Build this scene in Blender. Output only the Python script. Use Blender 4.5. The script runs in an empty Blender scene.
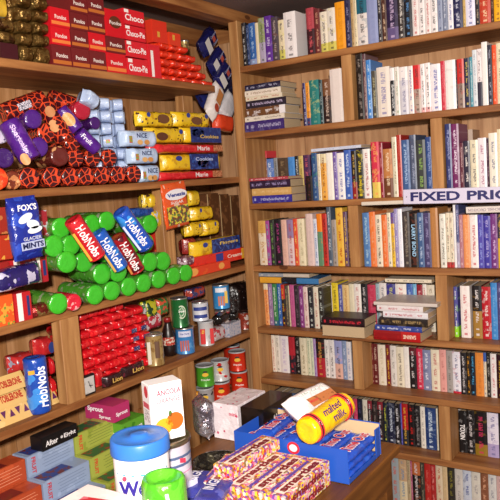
import bpy, bmesh, math, random
from mathutils import Vector, Matrix, noise
random.seed(7)
S = bpy.context.scene
COL = S.collection
# ------------------------------------------------------------------ camera, world, light, exposure
CAM_P = Vector((1.5771, -2.3529, 1.5547)); FPX = 685.2
RM = ((0.8366, 0.5437, -0.0673), (-0.0005, -0.1220, -0.9925), (-0.5479, 0.8304, -0.1018))  # rows: right, down, forward
RR, DD, FF = Vector(RM[0]), Vector(RM[1]), Vector(RM[2])
cd = bpy.data.cameras.new('camera'); cam = bpy.data.objects.new('camera', cd); COL.objects.link(cam)
cd.sensor_width = 36; cd.lens = FPX / 500 * 36; cd.clip_start = .05
M = Matrix((( RR.x, -DD.x, -FF.x, CAM_P.x), (RR.y, -DD.y, -FF.y, CAM_P.y), (RR.z, -DD.z, -FF.z, CAM_P.z), (0, 0, 0, 1)))
q = M.to_quaternion(); cam.location = CAM_P; cam.rotation_mode = 'QUATERNION'; cam.rotation_quaternion = q
S.camera = cam
S.view_settings.view_transform = 'Standard'; S.view_settings.look = 'None'; S.view_settings.exposure = -0.2; S.view_settings.gamma = 1
S.view_settings.use_curve_mapping = False
w = bpy.data.worlds.new('world'); S.world = w; w.use_nodes = True
w.node_tree.nodes['Background'].inputs[0].default_value = (1.0, .88, .78, 1); w.node_tree.nodes['Background'].inputs[1].default_value = .34
def lamp(name, kind, loc, energy, size, col, aim=None):
    l = bpy.data.lights.new(name, kind); l.energy = energy; l.color = col
    if kind == 'AREA': l.size = size
    else: l.shadow_soft_size = size
    o = bpy.data.objects.new(name, l); COL.objects.link(o); o.location = loc
    if aim is not None: o.rotation_euler = (Vector(aim) - Vector(loc)).to_track_quat('-Z', 'Y').to_euler()
    return o
lamp('camera_flash', 'AREA', CAM_P - FF * .35 + Vector((.02, -.02, .16)), 104, .07, (1, .945, .885), (.1, -.35, 1.25))
lamp('ambient_fill', 'AREA', (1.5, -1.6, 2.15), 9, .5, (1, .8, .6), (.4, -.4, 1.2))  # unseen area light added under the ceiling as warm ambient fill
# ------------------------------------------------------------------ pixel <-> room helpers (photo pixels to points on real planes)
def ray(px, py): return FF + RR * ((px - 250) / FPX) + DD * ((py - 250) / FPX)
def on(ax, v, px, py):
    d = ray(px, py); return CAM_P + d * ((v - CAM_P[ax]) / d[ax])
def proj(P):
    d = Vector(P) - CAM_P; k = d.dot(FF); return 250 + FPX * d.dot(RR) / k, 250 + FPX * d.dot(DD) / k
def at_depth(px, py, t): return CAM_P + ray(px, py) * t
# ------------------------------------------------------------------ colours and materials
def lin(h):
    if isinstance(h, (tuple, list)): return tuple(h)[:3]
    h = h.lstrip('#'); h = ''.join(c * 2 for c in h) if len(h) == 3 else h
    r = []
    for i in (0, 2, 4):
        c = int(h[i:i + 2], 16) / 255; r.append(c / 12.92 if c <= .04045 else ((c + .055) / 1.055) ** 2.4)
    return tuple(r)
class NT:
    def __init__(s, name):
        s.m = bpy.data.materials.new(name); s.m.use_nodes = True; s.t = s.m.node_tree; s.b = s.t.nodes['Principled BSDF']
    def n(s, typ, **k):
        x = s.t.nodes.new('ShaderNode' + typ)
        for a, v in k.items(): setattr(x, a, v)
        return x
    def l(s, a, b): s.t.links.new(a, b)
    def math(s, op, a, b=None, c=None):
        x = s.n('Math', operation=op)
        for i, v in enumerate((a, b, c)):
            if v is None: continue
            if isinstance(v, (int, float)): x.inputs[i].default_value = v
            else: s.l(v, x.inputs[i])
        return x.outputs[0]
    def mix(s, f, a, b):
        x = s.n('Mix', data_type='RGBA')
        for i, v in ((0, f), (6, a), (7, b)):
            if isinstance(v, (int, float)): x.inputs[i].default_value = v
            elif isinstance(v, tuple): x.inputs[i].default_value = (*v, 1) if len(v) == 3 else v
            else: s.l(v, x.inputs[i])
        return x.outputs[2]
    def attr(s, name, out='Color'):
        x = s.n('Attribute', attribute_type='OBJECT', attribute_name=name); return x.outputs[out]
    def bump(s, h, st, d=.002):
        x = s.n('Bump'); x.inputs['Strength'].default_value = st; x.inputs['Distance'].default_value = d; s.l(h, x.inputs['Height']); s.l(x.outputs[0], s.b.inputs['Normal'])
def noise_n(k, vec, scale, detail=2, rough=.5, dim='3D'):
    x = k.n('TexNoise', noise_dimensions=dim); x.inputs['Scale'].default_value = scale; x.inputs['Detail'].default_value = detail; x.inputs['Roughness'].default_value = rough
    if vec is not None: k.l(vec, x.inputs['Vector'])
    return x.outputs['Fac']
def wood_mat(name, axis, base='b47c48', dark='7e4c28', plank=0):
    k = NT(name); tc = k.n('TexCoord'); mp = k.n('Mapping'); k.l(tc.outputs['Object'], mp.inputs[0])
    oi = k.n('ObjectInfo'); ad = k.n('VectorMath', operation='ADD'); k.l(mp.outputs[0], ad.inputs[0])
    cx = k.n('CombineXYZ'); 
    for i in range(3): k.l(k.math('MULTIPLY', oi.outputs['Random'], 13.7 + i * 7), cx.inputs[i])
    k.l(cx.outputs[0], ad.inputs[1])
    sc = [14, 14, 14]; sc[axis] = 1.1; mp.inputs['Scale'].default_value = sc
    g = noise_n(k, ad.outputs[0], 3.2, 5, .62); g2 = noise_n(k, ad.outputs[0], .55, 2)
    wv = k.math('SINE', k.math('MULTIPLY', g2, 46.0)); wv = k.math('MULTIPLY_ADD', wv, .16, .5)
    f = k.math('ADD', k.math('MULTIPLY', g, .95), k.math('MULTIPLY', wv, .5))
    rm = k.n('ValToRGB'); k.l(f, rm.inputs[0]); rm.color_ramp.elements[0].position = .42; rm.color_ramp.elements[1].position = .85
    rm.color_ramp.elements[0].color = (*lin(base), 1); rm.color_ramp.elements[1].color = (*lin(dark), 1)
    # knots
    mk = k.n('Mapping'); k.l(tc.outputs['Object'], mk.inputs[0]); s2 = [7, 7, 7]; s2[axis] = 3.0; mk.inputs['Scale'].default_value = s2
    ad2 = k.n('VectorMath', operation='ADD'); k.l(mk.outputs[0], ad2.inputs[0]); k.l(cx.outputs[0], ad2.inputs[1])
    vo = k.n('TexVoronoi'); k.l(ad2.outputs[0], vo.inputs['Vector']); vo.inputs['Scale'].default_value = 1.0
    kn = k.math('LESS_THAN', vo.outputs['Distance'], .07); kr = k.math('SUBTRACT', 1.0, k.math('MULTIPLY', vo.outputs['Distance'], 3.5)); kr = k.math('MAXIMUM', kr, 0.0)
    c = k.mix(k.math('MULTIPLY', kr, .22), rm.outputs[0], lin('7a4522')); c = k.mix(k.math('MULTIPLY', kn, .8), c, lin('4a2412'))
    if plank:
        sp = k.n('SeparateXYZ'); k.l(tc.outputs['Object'], sp.inputs[0])
        p = sp.outputs['X' if plank == 1 else 'Y']
        fr = k.math('FRACT', k.math('DIVIDE', p, .137)); d = k.math('LESS_THAN', fr, .012)
        cell = k.math('FLOOR', k.math('DIVIDE', p, .137)); wn = k.n('TexWhiteNoise', noise_dimensions='1D'); k.l(cell, wn.inputs['W'])
        c = k.mix(k.math('MULTIPLY', wn.outputs['Value'], .35), c, lin('c99a6c')); c = k.mix(k.math('MULTIPLY', d, .75), c, lin('3a2010'))
    k.l(c, k.b.inputs['Base Color']); k.b.inputs['Roughness'].default_value = .5; k.b.inputs['Specular IOR Level'].default_value = .35
    k.bump(f, .25, .001); return k.m
WX = wood_mat('pine_lengthwise_x', 0); WY = wood_mat('pine_lengthwise_y', 1); WZ = wood_mat('pine_upright', 2, 'c89660', '98683c')
WPX = wood_mat('pine_planks_back', 2, 'cc9e74', 'a27450', 1); WPY = wood_mat('pine_planks_side', 2, 'c49064', '946236', 2)
WT = wood_mat('varnished_table_wood', 1, '82501f', '55300f')
def plain(name, h, rough=.6, metal=0, bump=0, bs=40):
    k = NT(name); k.b.inputs['Base Color'].default_value = (*lin(h), 1); k.b.inputs['Roughness'].default_value = rough; k.b.inputs['Metallic'].default_value = metal
    tc = k.n('TexCoord'); f = noise_n(k, tc.outputs['Object'], bs, 3)
    c = k.mix(k.math('MULTIPLY', f, .35), lin(h), tuple(x * .72 for x in lin(h))); k.l(c, k.b.inputs['Base Color'])
    if bump: k.bump(f, bump)
    return k.m
M_CEIL = plain('ceiling_board', '75605a', .85, 0, .3, 12); M_WALL = plain('plaster_wall', 'a08a78', .9, 0, .2, 10); M_FLOOR = plain('floor_boards', '5c4030', .6, 0, .2, 8)
# book cover: colours come from each book's own properties
def cover_mat():
    k = NT('printed_book_cover'); uv = k.n('UVMap'); sp = k.n('SeparateXYZ'); k.l(uv.outputs[0], sp.inputs[0]); u, v = sp.outputs['X'], sp.outputs['Y']
    c1, c2, ink = k.attr('c1'), k.attr('c2'), k.attr('ink'); pv = k.n('SeparateXYZ'); k.l(k.attr('pv', 'Vector'), pv.inputs[0]); lo, hi, seed = pv.outputs
    band = k.math('MAXIMUM', k.math('LESS_THAN', v, lo), k.math('GREATER_THAN', v, hi))
    c = k.mix(band, c1, c2)
    # blurred picture tint
    cx = k.n('CombineXYZ'); k.l(k.math('MULTIPLY', u, 1.6), cx.inputs[0]); k.l(k.math('MULTIPLY_ADD', v, 9.0, k.math('MULTIPLY', seed, 7.3)), cx.inputs[1]); k.l(seed, cx.inputs[2])
    nz = noise_n(k, cx.outputs[0], 1.0, 3, .6)
    pic = k.math('GREATER_THAN', nz, .58); c = k.mix(k.math('MULTIPLY', pic, .35), c, k.attr('c2'))
    # lettering: rows of small glyph like strokes
    cy = k.n('CombineXYZ'); k.l(k.math('MULTIPLY', u, 4.2), cy.inputs[0]); k.l(k.math('MULTIPLY_ADD', v, 46.0, k.math('MULTIPLY', seed, 11.1)), cy.inputs[1])
    g = noise_n(k, cy.outputs[0], 1.0, 1, .5); gl = k.math('GREATER_THAN', g, .47)
    wd = k.math('GREATER_THAN', noise_n(k, None, 1.0, 0), 2.0)
    cw = k.n('TexNoise', noise_dimensions='1D'); k.l(k.math('MULTIPLY_ADD', v, 7.0, k.math('MULTIPLY', seed, 3.7)), cw.inputs['W']); cw.inputs['Scale'].default_value = 1.0; cw.inputs['Detail'].default_value = 0
    ww = k.math('GREATER_THAN', cw.outputs['Fac'], .42)
    zu = k.math('MULTIPLY', k.math('GREATER_THAN', u, .33), k.math('LESS_THAN', u, .67)); zv = k.math('MULTIPLY', k.math('GREATER_THAN', v, .16), k.math('LESS_THAN', v, .92))
    t = k.math('MULTIPLY', k.math('MULTIPLY', gl, ww), k.math('MULTIPLY', zu, zv))
    # publisher's mark near the foot
    mk = k.math('MULTIPLY', k.math('MULTIPLY', k.math('GREATER_THAN', v, .05), k.math('LESS_THAN', v, .095)), k.math('MULTIPLY', k.math('GREATER_THAN', u, .33), k.math('LESS_THAN', u, .67)))
    t = k.math('MULTIPLY', k.math('MAXIMUM', t, mk), k.attr('show', 'Fac'))
    c = k.mix(k.math('MULTIPLY', t, .72), c, ink)
    k.l(c, k.b.inputs['Base Color']); k.b.inputs['Roughness'].default_value = .38; k.b.inputs['Specular IOR Level'].default_value = .4
    return k.m
M_COVER = cover_mat()
def pages_mat():
    k = NT('book_page_edges'); tc = k.n('TexCoord'); wv = k.n('TexWave'); k.l(tc.outputs['Object'], wv.inputs[0]); wv.inputs['Scale'].default_value = 190; wv.inputs['Distortion'].default_value = 2
    k.l(k.mix(wv.outputs['Fac'], lin('c9b08e'), lin('a98e6c')), k.b.inputs['Base Color']); k.b.inputs['Roughness'].default_value = .8; return k.m
M_PAGES = pages_mat()
def print_mat(name, rough, bump, bscale, metal=0., coat=0.):
    k = NT(name); tc = k.n('TexCoord'); oi = k.n('ObjectInfo')
    ad = k.n('VectorMath', operation='ADD'); k.l(tc.outputs['Object'], ad.inputs[0]); cx = k.n('CombineXYZ'); k.l(oi.outputs['Random'], cx.inputs[0]); k.l(oi.outputs['Random'], cx.inputs[1]); k.l(cx.outputs[0], ad.inputs[1])
    pa = k.n('SeparateXYZ'); k.l(k.attr('pa', 'Vector'), pa.inputs[0])
    n1 = k.n('TexNoise'); k.l(ad.outputs[0], n1.inputs['Vector']); k.l(pa.outputs[0], n1.inputs['Scale']); n1.inputs['Detail'].default_value = 2
    n2 = k.n('TexVoronoi'); k.l(ad.outputs[0], n2.inputs['Vector']); k.l(k.math('MULTIPLY', pa.outputs[0], 1.4), n2.inputs['Scale'])
    c = k.mix(k.math('GREATER_THAN', n1.outputs['Fac'], pa.outputs[1]), k.attr('c1'), k.attr('c2'))
    c = k.mix(k.math('LESS_THAN', n2.outputs['Distance'], pa.outputs[2]), c, k.attr('c3'))
    k.l(c, k.b.inputs['Base Color']); k.b.inputs['Roughness'].default_value = rough; k.b.inputs['Metallic'].default_value = metal; k.b.inputs['Coat Weight'].default_value = coat
    if bump:
        f = noise_n(k, ad.outputs[0], bscale, 3, .6); k.bump(f, bump, .006)
    return k.m
M_CARD = print_mat('printed_card', .42, 0, 1); M_FILM = print_mat('printed_film_wrapper', .22, .55, 55, 0, .3); M_FOIL = print_mat('crinkled_foil', .26, 1.0, 75, .75)
M_TIN = print_mat('printed_tin', .28, 0, 1, .15, .3); M_PLAS = print_mat('moulded_plastic', .35, .05, 30); M_INK = print_mat('printing_ink', .5, 0, 1); M_METAL = print_mat('bare_tin_metal', .3, .05, 40, .9)
def giraffe_mat():
    k = NT('giraffe_pattern_film'); tc = k.n('TexCoord'); v = k.n('TexVoronoi', feature='DISTANCE_TO_EDGE'); k.l(tc.outputs['Object'], v.inputs['Vector']); v.inputs['Scale'].default_value = 54
    f = k.math('LESS_THAN', v.outputs['Distance'], .075)
    k.l(k.mix(f, lin('401016'), lin('d04424')), k.b.inputs['Base Color']); k.b.inputs['Roughness'].default_value = .2; k.b.inputs['Coat Weight'].default_value = .3
    k.bump(noise_n(k, tc.outputs['Object'], 50, 3), .45, .005); return k.m
M_GIR = giraffe_mat()
def clear_mat():
    k = NT('clear_plastic'); k.b.inputs['Transmission Weight'].default_value = .9; k.b.inputs['Roughness'].default_value = .08; k.b.inputs['IOR'].default_value = 1.2; k.b.inputs['Base Color'].default_value = (.95, .95, 1, 1)
    tc = k.n('TexCoord'); k.bump(noise_n(k, tc.outputs['Object'], 70, 3), .8, .006); return k.m
M_CLEAR = clear_mat()
# ------------------------------------------------------------------ object helpers
def col3(o, c1='fff', c2=None, c3=None, pa=(60, 2, -1)):
    o['c1'] = lin(c1); o['c2'] = lin(c2 if c2 is not None else c1); o['c3'] = lin(c3 if c3 is not None else c1); o['pa'] = tuple(float(x) for x in pa); return o
def mesh_of(name, verts, faces, smooth=False):
    me = bpy.data.meshes.new(name); me.from_pydata([tuple(v) for v in verts], [], faces); me.update()
    if smooth: me.polygons.foreach_set('use_smooth', [True] * len(me.polygons))
    return me
def link(name, me, mat, parent=None, mx=None):
    o = bpy.data.objects.new(name, me); COL.objects.link(o)
    if mat is not None:
        if not me.materials: me.materials.append(mat)
        if me.materials[0] is not mat: o.material_slots[0].link = 'OBJECT'; o.material_slots[0].material = mat
    if parent is not None: o.parent = parent
    if mx is not None: o.matrix_local = mx
    return o
LABELS = {}
def tag(o, label, cat, group=None):
    o['label'] = label; o['category'] = cat
    if group: o['group'] = group
    return o
def thing(name, label, cat, mx, group=None):
    o = bpy.data.objects.new(name, None); COL.objects.link(o); o.empty_display_size = .05
    o.matrix_world = mx; return tag(o, label, cat, group)
def struct(name, me, mat, mx=None):
    o = link(name, me, mat, None, mx); o['kind'] = 'structure'; return o
CACHE = {}
def cached(key, fn):
    if key not in CACHE: CACHE[key] = fn()
    return CACHE[key]
def bm_mesh(bm, name, smooth=False):
    me = bpy.data.meshes.new(name); bm.normal_update(); bm.to_mesh(me); bm.free()
    if smooth: me.polygons.foreach_set('use_smooth', [True] * len(me.polygons))
    return me
def box_bm(x0, x1, y0, y1, z0, z1, bev=0, seg=2, bm=None):
    own = bmesh.new(); r = bmesh.ops.create_cube(own, size=1)
    for v in own.verts: v.co = Vector((x0 + (v.co.x + .5) * (x1 - x0), y0 + (v.co.y + .5) * (y1 - y0), z0 + (v.co.z + .5) * (z1 - z0)))
    if bev: bmesh.ops.bevel(own, geom=list(own.edges), offset=bev, segments=seg, affect='EDGES')
    if bm is None: return own
    me = bpy.data.meshes.new('t'); own.to_mesh(me); own.free(); bm.from_mesh(me); bpy.data.meshes.remove(me); return bm
def box_me(w, h, d, bev=.001, name='box'):
    """x +-w/2, y 0..h, z +-d/2"""
    key = ('box', round(w, 4), round(h, 4), round(d, 4), bev)
    return cached(key, lambda: bm_mesh(box_bm(-w / 2, w / 2, 0, h, -d / 2, d / 2, min(bev, w / 4, h / 4, d / 4), 2), name))
def wbox(x0, x1, y0, y1, z0, z1, bev=.002, name='board'):
    cx, cy, cz = (x0 + x1) / 2, (y0 + y1) / 2, (z0 + z1) / 2
    me = bm_mesh(box_bm(x0 - cx, x1 - cx, y0 - cy, y1 - cy, z0 - cz, z1 - cz, bev, 1), name)
    return me, Matrix.Translation((cx, cy, cz))
def frame(origin, x, up, flip=False):
    """matrix whose local X runs along x, local Y along up, local Z outwards"""
    x = Vector(x).normalized(); up = Vector(up); up = (up - x * up.dot(x)).normalized(); z = x.cross(up)
    m = Matrix((( x.x, up.x, z.x, 0), (x.y, up.y, z.y, 0), (x.z, up.z, z.z, 0), (0, 0, 0, 1))); return Matrix.Translation(Vector(origin)) @ m
UP = Vector((0, 0, 1)); LX = Vector((0, 1, 0)); RX = Vector((1, 0, 0))     # label directions on the two walls
_rings = {}
def lathe(profile, n=24, axis='y', name='lathe', wob=0, seed=0):
    """profile of (r, h)"""
    vs, fs = [], []
    for j, (r, h) in enumerate(profile):
        for i in range(n):
            a = 2 * math.pi * i / n; rr = r
            if wob: rr -= wob * abs(noise.noise(Vector((math.cos(a) * 2 + seed, math.sin(a) * 2, h * 60)))) * 1.6
            if axis == 'y': vs.append((rr * math.cos(a), h, rr * math.sin(a)))
            else: vs.append((h, rr * math.sin(a), rr * math.cos(a)))
    for j in range(len(profile) - 1):
        for i in range(n):
            a, b = j * n + i, j * n + (i + 1) % n
            f = (a, b, b + n, a + n); fs.append(f if axis != 'y' else f[::-1])
    k = len(profile) - 1
    fs.append(tuple(range(n)) if axis == 'y' else tuple(reversed(range(n))))
    fs.append(tuple(reversed(range(k * n, k * n + n))) if axis == 'y' else tuple(range(k * n, k * n + n)))
    me = mesh_of(name, vs, fs, False); bm = bmesh.new(); bm.from_mesh(me); bmesh.ops.recalc_face_normals(bm, faces=bm.faces)
    for f in bm.faces: f.smooth = len(f.verts) == 4
    bm.to_mesh(me); bm.free(); return me
def roll_me(L, R, seed=0):
    """a wrapped tube along X with gathered ends"""
    def f():
        pr = [(R * .18, -L / 2 + .0035), (R * .55, -L / 2 + .001), (R * .88, -L / 2), (R * .99, -L / 2 + .004)]
        k = max(4, int(L / .016))
        for i in range(1, k * 2): pr.append((R * (1 - .022 * (i % 2)), -L / 2 + .006 + (L - .012) * i / (k * 2)))
        pr += [(R * .99, L / 2 - .004), (R * .88, L / 2), (R * .55, L / 2 - .001), (R * .18, L / 2 - .0035)]
        return lathe(pr, 20, 'x', 'roll', R * .05, seed)
    return cached(('roll', round(L, 3), round(R, 3), seed), f)
def pillow_me(L, W, H, seed=0, crimp=.012, ends=True, wob=.003):
    """flow wrapped packet: length X, width Y (0..W), thickness Z; crimped fins at both ends"""
    def f():
        nx, na = 18, 20; vs, fs = [], []
        for i in range(nx + 1):
            t = i / nx; x = (t - .5) * L; d = min(t, 1 - t) * L
            if d < crimp: hh = .0012; ww = W / 2 * .97
            else:
                s = min(1, (d - crimp) / (L * .09)); s = math.sin(s * math.pi / 2); hh = max(.0012, H / 2 * (.25 + .75 * s)); ww = W / 2 * (.97 - .05 * (1 - s))
            for j in range(na):
                a = 2 * math.pi * j / na; c, sn = math.cos(a), math.sin(a); e = .62
                y = math.copysign(abs(c) ** e, c) * ww; z = math.copysign(abs(sn) ** e, sn) * hh
                q = noise.noise(Vector((x * 38 + seed * 9, y * 38, z * 38 + j * .01))) * wob if d >= crimp else .0008 * math.sin(y * 900)
                n_ = Vector((0, c, sn)); p = Vector((x, y + W / 2, z)) + n_ * q; p.y = min(max(p.y, .0001), W - .0001); vs.append(p)
        for i in range(nx):
            for j in range(na):
                a, b = i * na + j, i * na + (j + 1) % na; fs.append((a, b, b + na, a + na))
        fs.append(tuple(reversed(range(na)))); fs.append(tuple(range(nx * na, nx * na + na)))
        me = mesh_of('packet', vs, fs, True); bm = bmesh.new(); bm.from_mesh(me); bmesh.ops.recalc_face_normals(bm, faces=bm.faces); bm.to_mesh(me); bm.free(); return me
    return cached(('pil', round(L, 3), round(W, 3), round(H, 3), seed, crimp), f)
# ------------------------------------------------------------------ lettering
def text_base(body, bold=.012):
    def f():
        cu = bpy.data.curves.new('t', 'FONT'); cu.body = body; cu.size = 1; cu.offset = bold; cu.resolution_u = 3; cu.extrude = 0
        o = bpy.data.objects.new('t', cu); COL.objects.link(o); bpy.context.view_layer.update()
        me = bpy.data.meshes.new_from_object(o.evaluated_get(bpy.context.evaluated_depsgraph_get())); bpy.data.objects.remove(o); bpy.data.curves.remove(cu)
        vs = [v.co.copy() for v in me.vertices]; fs = [tuple(p.vertices) for p in me.polygons]; bpy.data.meshes.remove(me)
        x0, x1 = min(v.x for v in vs), max(v.x for v in vs); y0, y1 = min(v.y for v in vs), max(v.y for v in vs)
        return [((v.x - x0) / (x1 - x0) - .5, (v.y - y0) / (y1 - y0) - .5) for v in vs], fs, (y1 - y0) / (x1 - x0)
    return cached(('txt', body, bold), f)
def put_text(parent, body, mx, width, height=None, color='fff', wrap=None, R=1, name='lettering', bold=.02, lift=.0006):
    """mx: local frame of the label plane (X along the line, Y up, Z outwards)"""
    vs, fs, asp = text_base(body, bold); h = height or width * asp; out = []
    for x, y in vs:
        x *= width; y *= h
        if wrap == 'y': p = (R * math.sin(x / R), y, R * math.cos(x / R) - R + lift)
        elif wrap == 'x': p = (x, R * math.sin(y / R), R * math.cos(y / R) - R + lift)
        else: p = (x, y, lift)
        out.append(p)
    me = mesh_of('lettering', out, fs); o = link(name, me, M_INK, parent, mx); return col3(o, color)
def shape_me(kind, w, h, R=None, wrap=None, n=24):
    """flat printed shape, optionally wrapped on a cylinder"""
    if kind == 'rect':
        vs, fs = [], []; nx = 8
        for i in range(nx + 1):
            for j in range(nx + 1): vs.append(((i / nx - .5) * w, (j / nx - .5) * h))
        for i in range(nx):
            for j in range(nx): a = i * (nx + 1) + j; fs.append((a, a + nx + 1, a + nx + 2, a + 1))
    else:
        vs = [(0, 0)]; fs = []
        for r_ in (.5, 1):
            for i in range(n): a = 2 * math.pi * i / n; vs.append((w / 2 * r_ * math.cos(a), h / 2 * r_ * math.sin(a)))
        for i in range(n): j = (i + 1) % n; fs.append((0, 1 + i, 1 + j)); fs.append((1 + i, 1 + n + i, 1 + n + j, 1 + j))
    out = []
    for x, y in vs:
        if wrap == 'y': out.append((R * math.sin(x / R), y, R * math.cos(x / R) - R + .0004))
        elif wrap == 'x': out.append((x, R * math.sin(y / R), R * math.cos(y / R) - R + .0004))
        else: out.append((x, y, .0004))
    return mesh_of('print', out, fs, wrap is not None)
def patch(parent, name, kind, mx, w, h, c1, c2=None, c3=None, pa=(60, 2, -1), wrap=None, R=None, lift=0, mat=None):
    o = link(name, shape_me(kind, w, h, R, wrap), mat or M_INK, parent, mx @ Matrix.Translation((0, 0, lift))); return col3(o, c1, c2, c3, pa)
def T(x, y, z): return Matrix.Translation((x, y, z))
def RZ(a): return Matrix.Rotation(math.radians(a), 4, 'Z')
def RYm(a): return Matrix.Rotation(math.radians(a), 4, 'Y')
def RXm(a): return Matrix.Rotation(math.radians(a), 4, 'X')
# ------------------------------------------------------------------ the room
XB, YB, ZC = -.31, .26, 2.232
def sbox(name, mat, *a, **k):
    me, mx = wbox(*a, **k); return struct(name, me, mat, mx)
sbox('floor', M_FLOOR, -.45, 2.6, -3.2, .45, -.04, 0)
sbox('ceiling', M_CEIL, -.45, 2.6, -3.2, .45, ZC, ZC + .04)
sbox('wall_left', M_WALL, -.45, XB - .02, -3.2, .45, 0, ZC)
sbox('wall_back', M_WALL, XB - .02, 2.6, YB + .02, .45, 0, ZC)
sbox('trim_1', WY, -.045, .03, -3.0, YB + .02, ZC - .045, ZC)
sbox('trim_2', WY, XB - .02, XB + .03, -3.0, YB + .02, ZC - .07, ZC)
sbox('trim_3', WX, XB + .03, -.045, YB - .03, YB + .02, ZC - .07, ZC)
# right-hand bookcase: one thing, its boards are parts
T_ = .024
HR = [2.008, 1.746, 1.457, 1.20, .94, .724, .497, .27, .06]
bc = thing('bookcase', 'tall pine bookcase full of paperbacks along the far wall', 'bookcase', T(0, 0, 0))
def bpart(root, name, mat, *a, label=None):
    me, mx = wbox(*a); o = link(name, me, mat, root, mx)
    if label: o['label'] = label
    return o
RXE = 1.45
for z in HR: bpart(bc, 'shelf', WX, .034, RXE, 0, YB - .012, z - T_, z)
bpart(bc, 'back_panel', WPX, .0, RXE, YB - .012, YB + .02, .0, ZC - .02)
bpart(bc, 'upright', WZ, -.008, .034, 0.0, YB - .012, 0, 2.19)
bpart(bc, 'upright', WZ, RXE, RXE + .03, 0.0, YB - .012, 0, 2.19)
def xr(px, py): return on(1, 0, px, py).x
DIV = {}
for (xa, r) in ((.478, 0), (.473, 2), (.462, 4), (.801, 1), (.797, 3), (.790, 5)):
    DIV[r + 1] = xa; bpart(bc, 'divider', WZ, xa, xa + .041, .002, YB - .012, HR[r + 1], HR[r] - T_)
# left-hand shelving
HL = [1.928, 1.57, 1.205, .922]
ls = thing('shelving_unit', 'open pine shelving packed with biscuits and tins on the side wall', 'shelving unit', T(XB, 0, 0))
def lpart(name, mat, *a):
    me, mx = wbox(*a); o = link(name, me, mat, ls, T(-XB, 0, 0) @ mx); return o
YN = -2.2
lpart('shelf', WY, XB, 0, YN, -.131, HL[0] - T_, HL[0])
for z in HL[1:]:
    lpart('shelf', WY, XB, 0, YN, -.004, z - T_, z); lpart('shelf', WY, XB, -.012, -.004, YB - .05, z - T_, z)
lpart('back_panel', WPY, XB - .02, XB, YN, YB, 0, ZC - .07)
lpart('end_panel', WPX, XB, -.012, YB - .05, YB - .03, 0, 2.16)
lpart('post', WZ, -.17, -.13, on(0, -.13, 183, 102).y, on(0, -.13, 193, 102).y, HL[1], HL[0] - T_)
lpart('post', WZ, -.095, -.052, on(0, -.052, 163.5, 230).y, on(0, -.052, 174.5, 230).y, HL[2], HL[1] - T_)
lpart('post', WZ, -.04, 0, -1.005, -.932, HL[3], HL[2] - T_)
yp0 = on(0, 0, 180, 385).y; yp1 = on(0, 0, 196, 385).y
lpart('post', WZ, -.2, 0, yp0, yp1, 0, HL[3] - T_)
Z5 = .672; Z6 = .60
lpart('shelf', WY, XB, 0, yp1, -.004, Z5 - T_, Z5)
lpart('shelf', WY, XB, .17, YN, yp0, Z6 - T_, Z6)
lpart('post', WZ, .11, .165, -.80, -.75, 0, Z6 - T_)
lpart('post', WZ, .11, .165, -1.9, -1.85, 0, Z6 - T_)
# ------------------------------------------------------------------ books
def book_meshes(w, h, d):
    def f():
        t = .0011; o = w * .06
        out = [(-w / 2, d), (-w / 2, .001), (-w / 4, -o * .6), (w / 4, -o * .6), (w / 2, .001), (w / 2, d), (w / 2 - t, d), (w / 2 - t, .0022), (-w / 2 + t, .0022), (-w / 2 + t, d)]
        n = len(out); vs = [(x, y, 0) for x, y in out] + [(x, y, h) for x, y in out]
        fs = [(i, (i + 1) % n, (i + 1) % n + n, i + n) for i in range(n)]
        for c in ((0, 1, 8, 9), (4, 5, 6, 7), (1, 2, 3, 4, 7, 8)): fs.append(tuple(reversed(c))); fs.append(tuple(k + n for k in c))
        me = mesh_of('book_cover', vs, fs); bm = bmesh.new(); bm.from_mesh(me); bmesh.ops.recalc_face_normals(bm, faces=bm.faces); uvl = bm.loops.layers.uv.new('UVMap')
        for fc in bm.faces:
            for lp in fc.loops:
                c = lp.vert.co; sp = fc.normal.y < -.5 and abs(fc.normal.z) < .5 and c.y < .002
                lp[uvl].uv = ((c.x + w / 2) / w if sp else .02, c.z / h)
        bm.to_mesh(me); bm.free()
        pg = bm_mesh(box_bm(-w / 2 + .0013, w / 2 - .0013, .0024, d - .003, .002, h - .002), 'book_pages'); return me, pg
    return cached(('book', round(w, 4), round(h, 4), round(d, 4)), f)
def solve(f, a, b):
    fa = f(a)
    for _ in range(34):
        m = (a + b) / 2; fm = f(m)
        if (fm > 0) == (fa > 0): a, fa = m, fm
        else: b = m
    return (a + b) / 2
def cname(h):
    r, g, b = [int(h[i:i + 2], 16) / 255 for i in (0, 2, 4)]; mx, mn = max(r, g, b), min(r, g, b); v = mx; s = 0 if mx == 0 else (mx - mn) / mx
    if mx == mn: hue = 0
    elif mx == r: hue = (60 * (g - b) / (mx - mn)) % 360
    elif mx == g: hue = 60 * (b - r) / (mx - mn) + 120
    else: hue = 60 * (r - g) / (mx - mn) + 240
    if v < .22: return 'black'
    if s < .13: return 'white' if v > .78 else ('grey' if v > .35 else 'charcoal')
    if v > .72 and s < .3: return 'cream' if hue < 75 or hue > 340 else ('lilac' if hue > 215 else 'pale')
    if hue < 14 or hue > 342: return ('dark red' if v < .6 else ('pink' if s < .5 else 'red'))
    if hue < 34: return 'brown' if v < .66 else ('orange' if s > .6 else 'tan')
    if hue < 66: return 'olive' if v < .6 else 'yellow'
    if hue < 165: return 'green'
    if hue < 196: return 'teal'
    if hue < 246: return 'navy' if v < .42 else 'blue'
    if hue < 300: return 'purple'
    return 'magenta'
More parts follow.
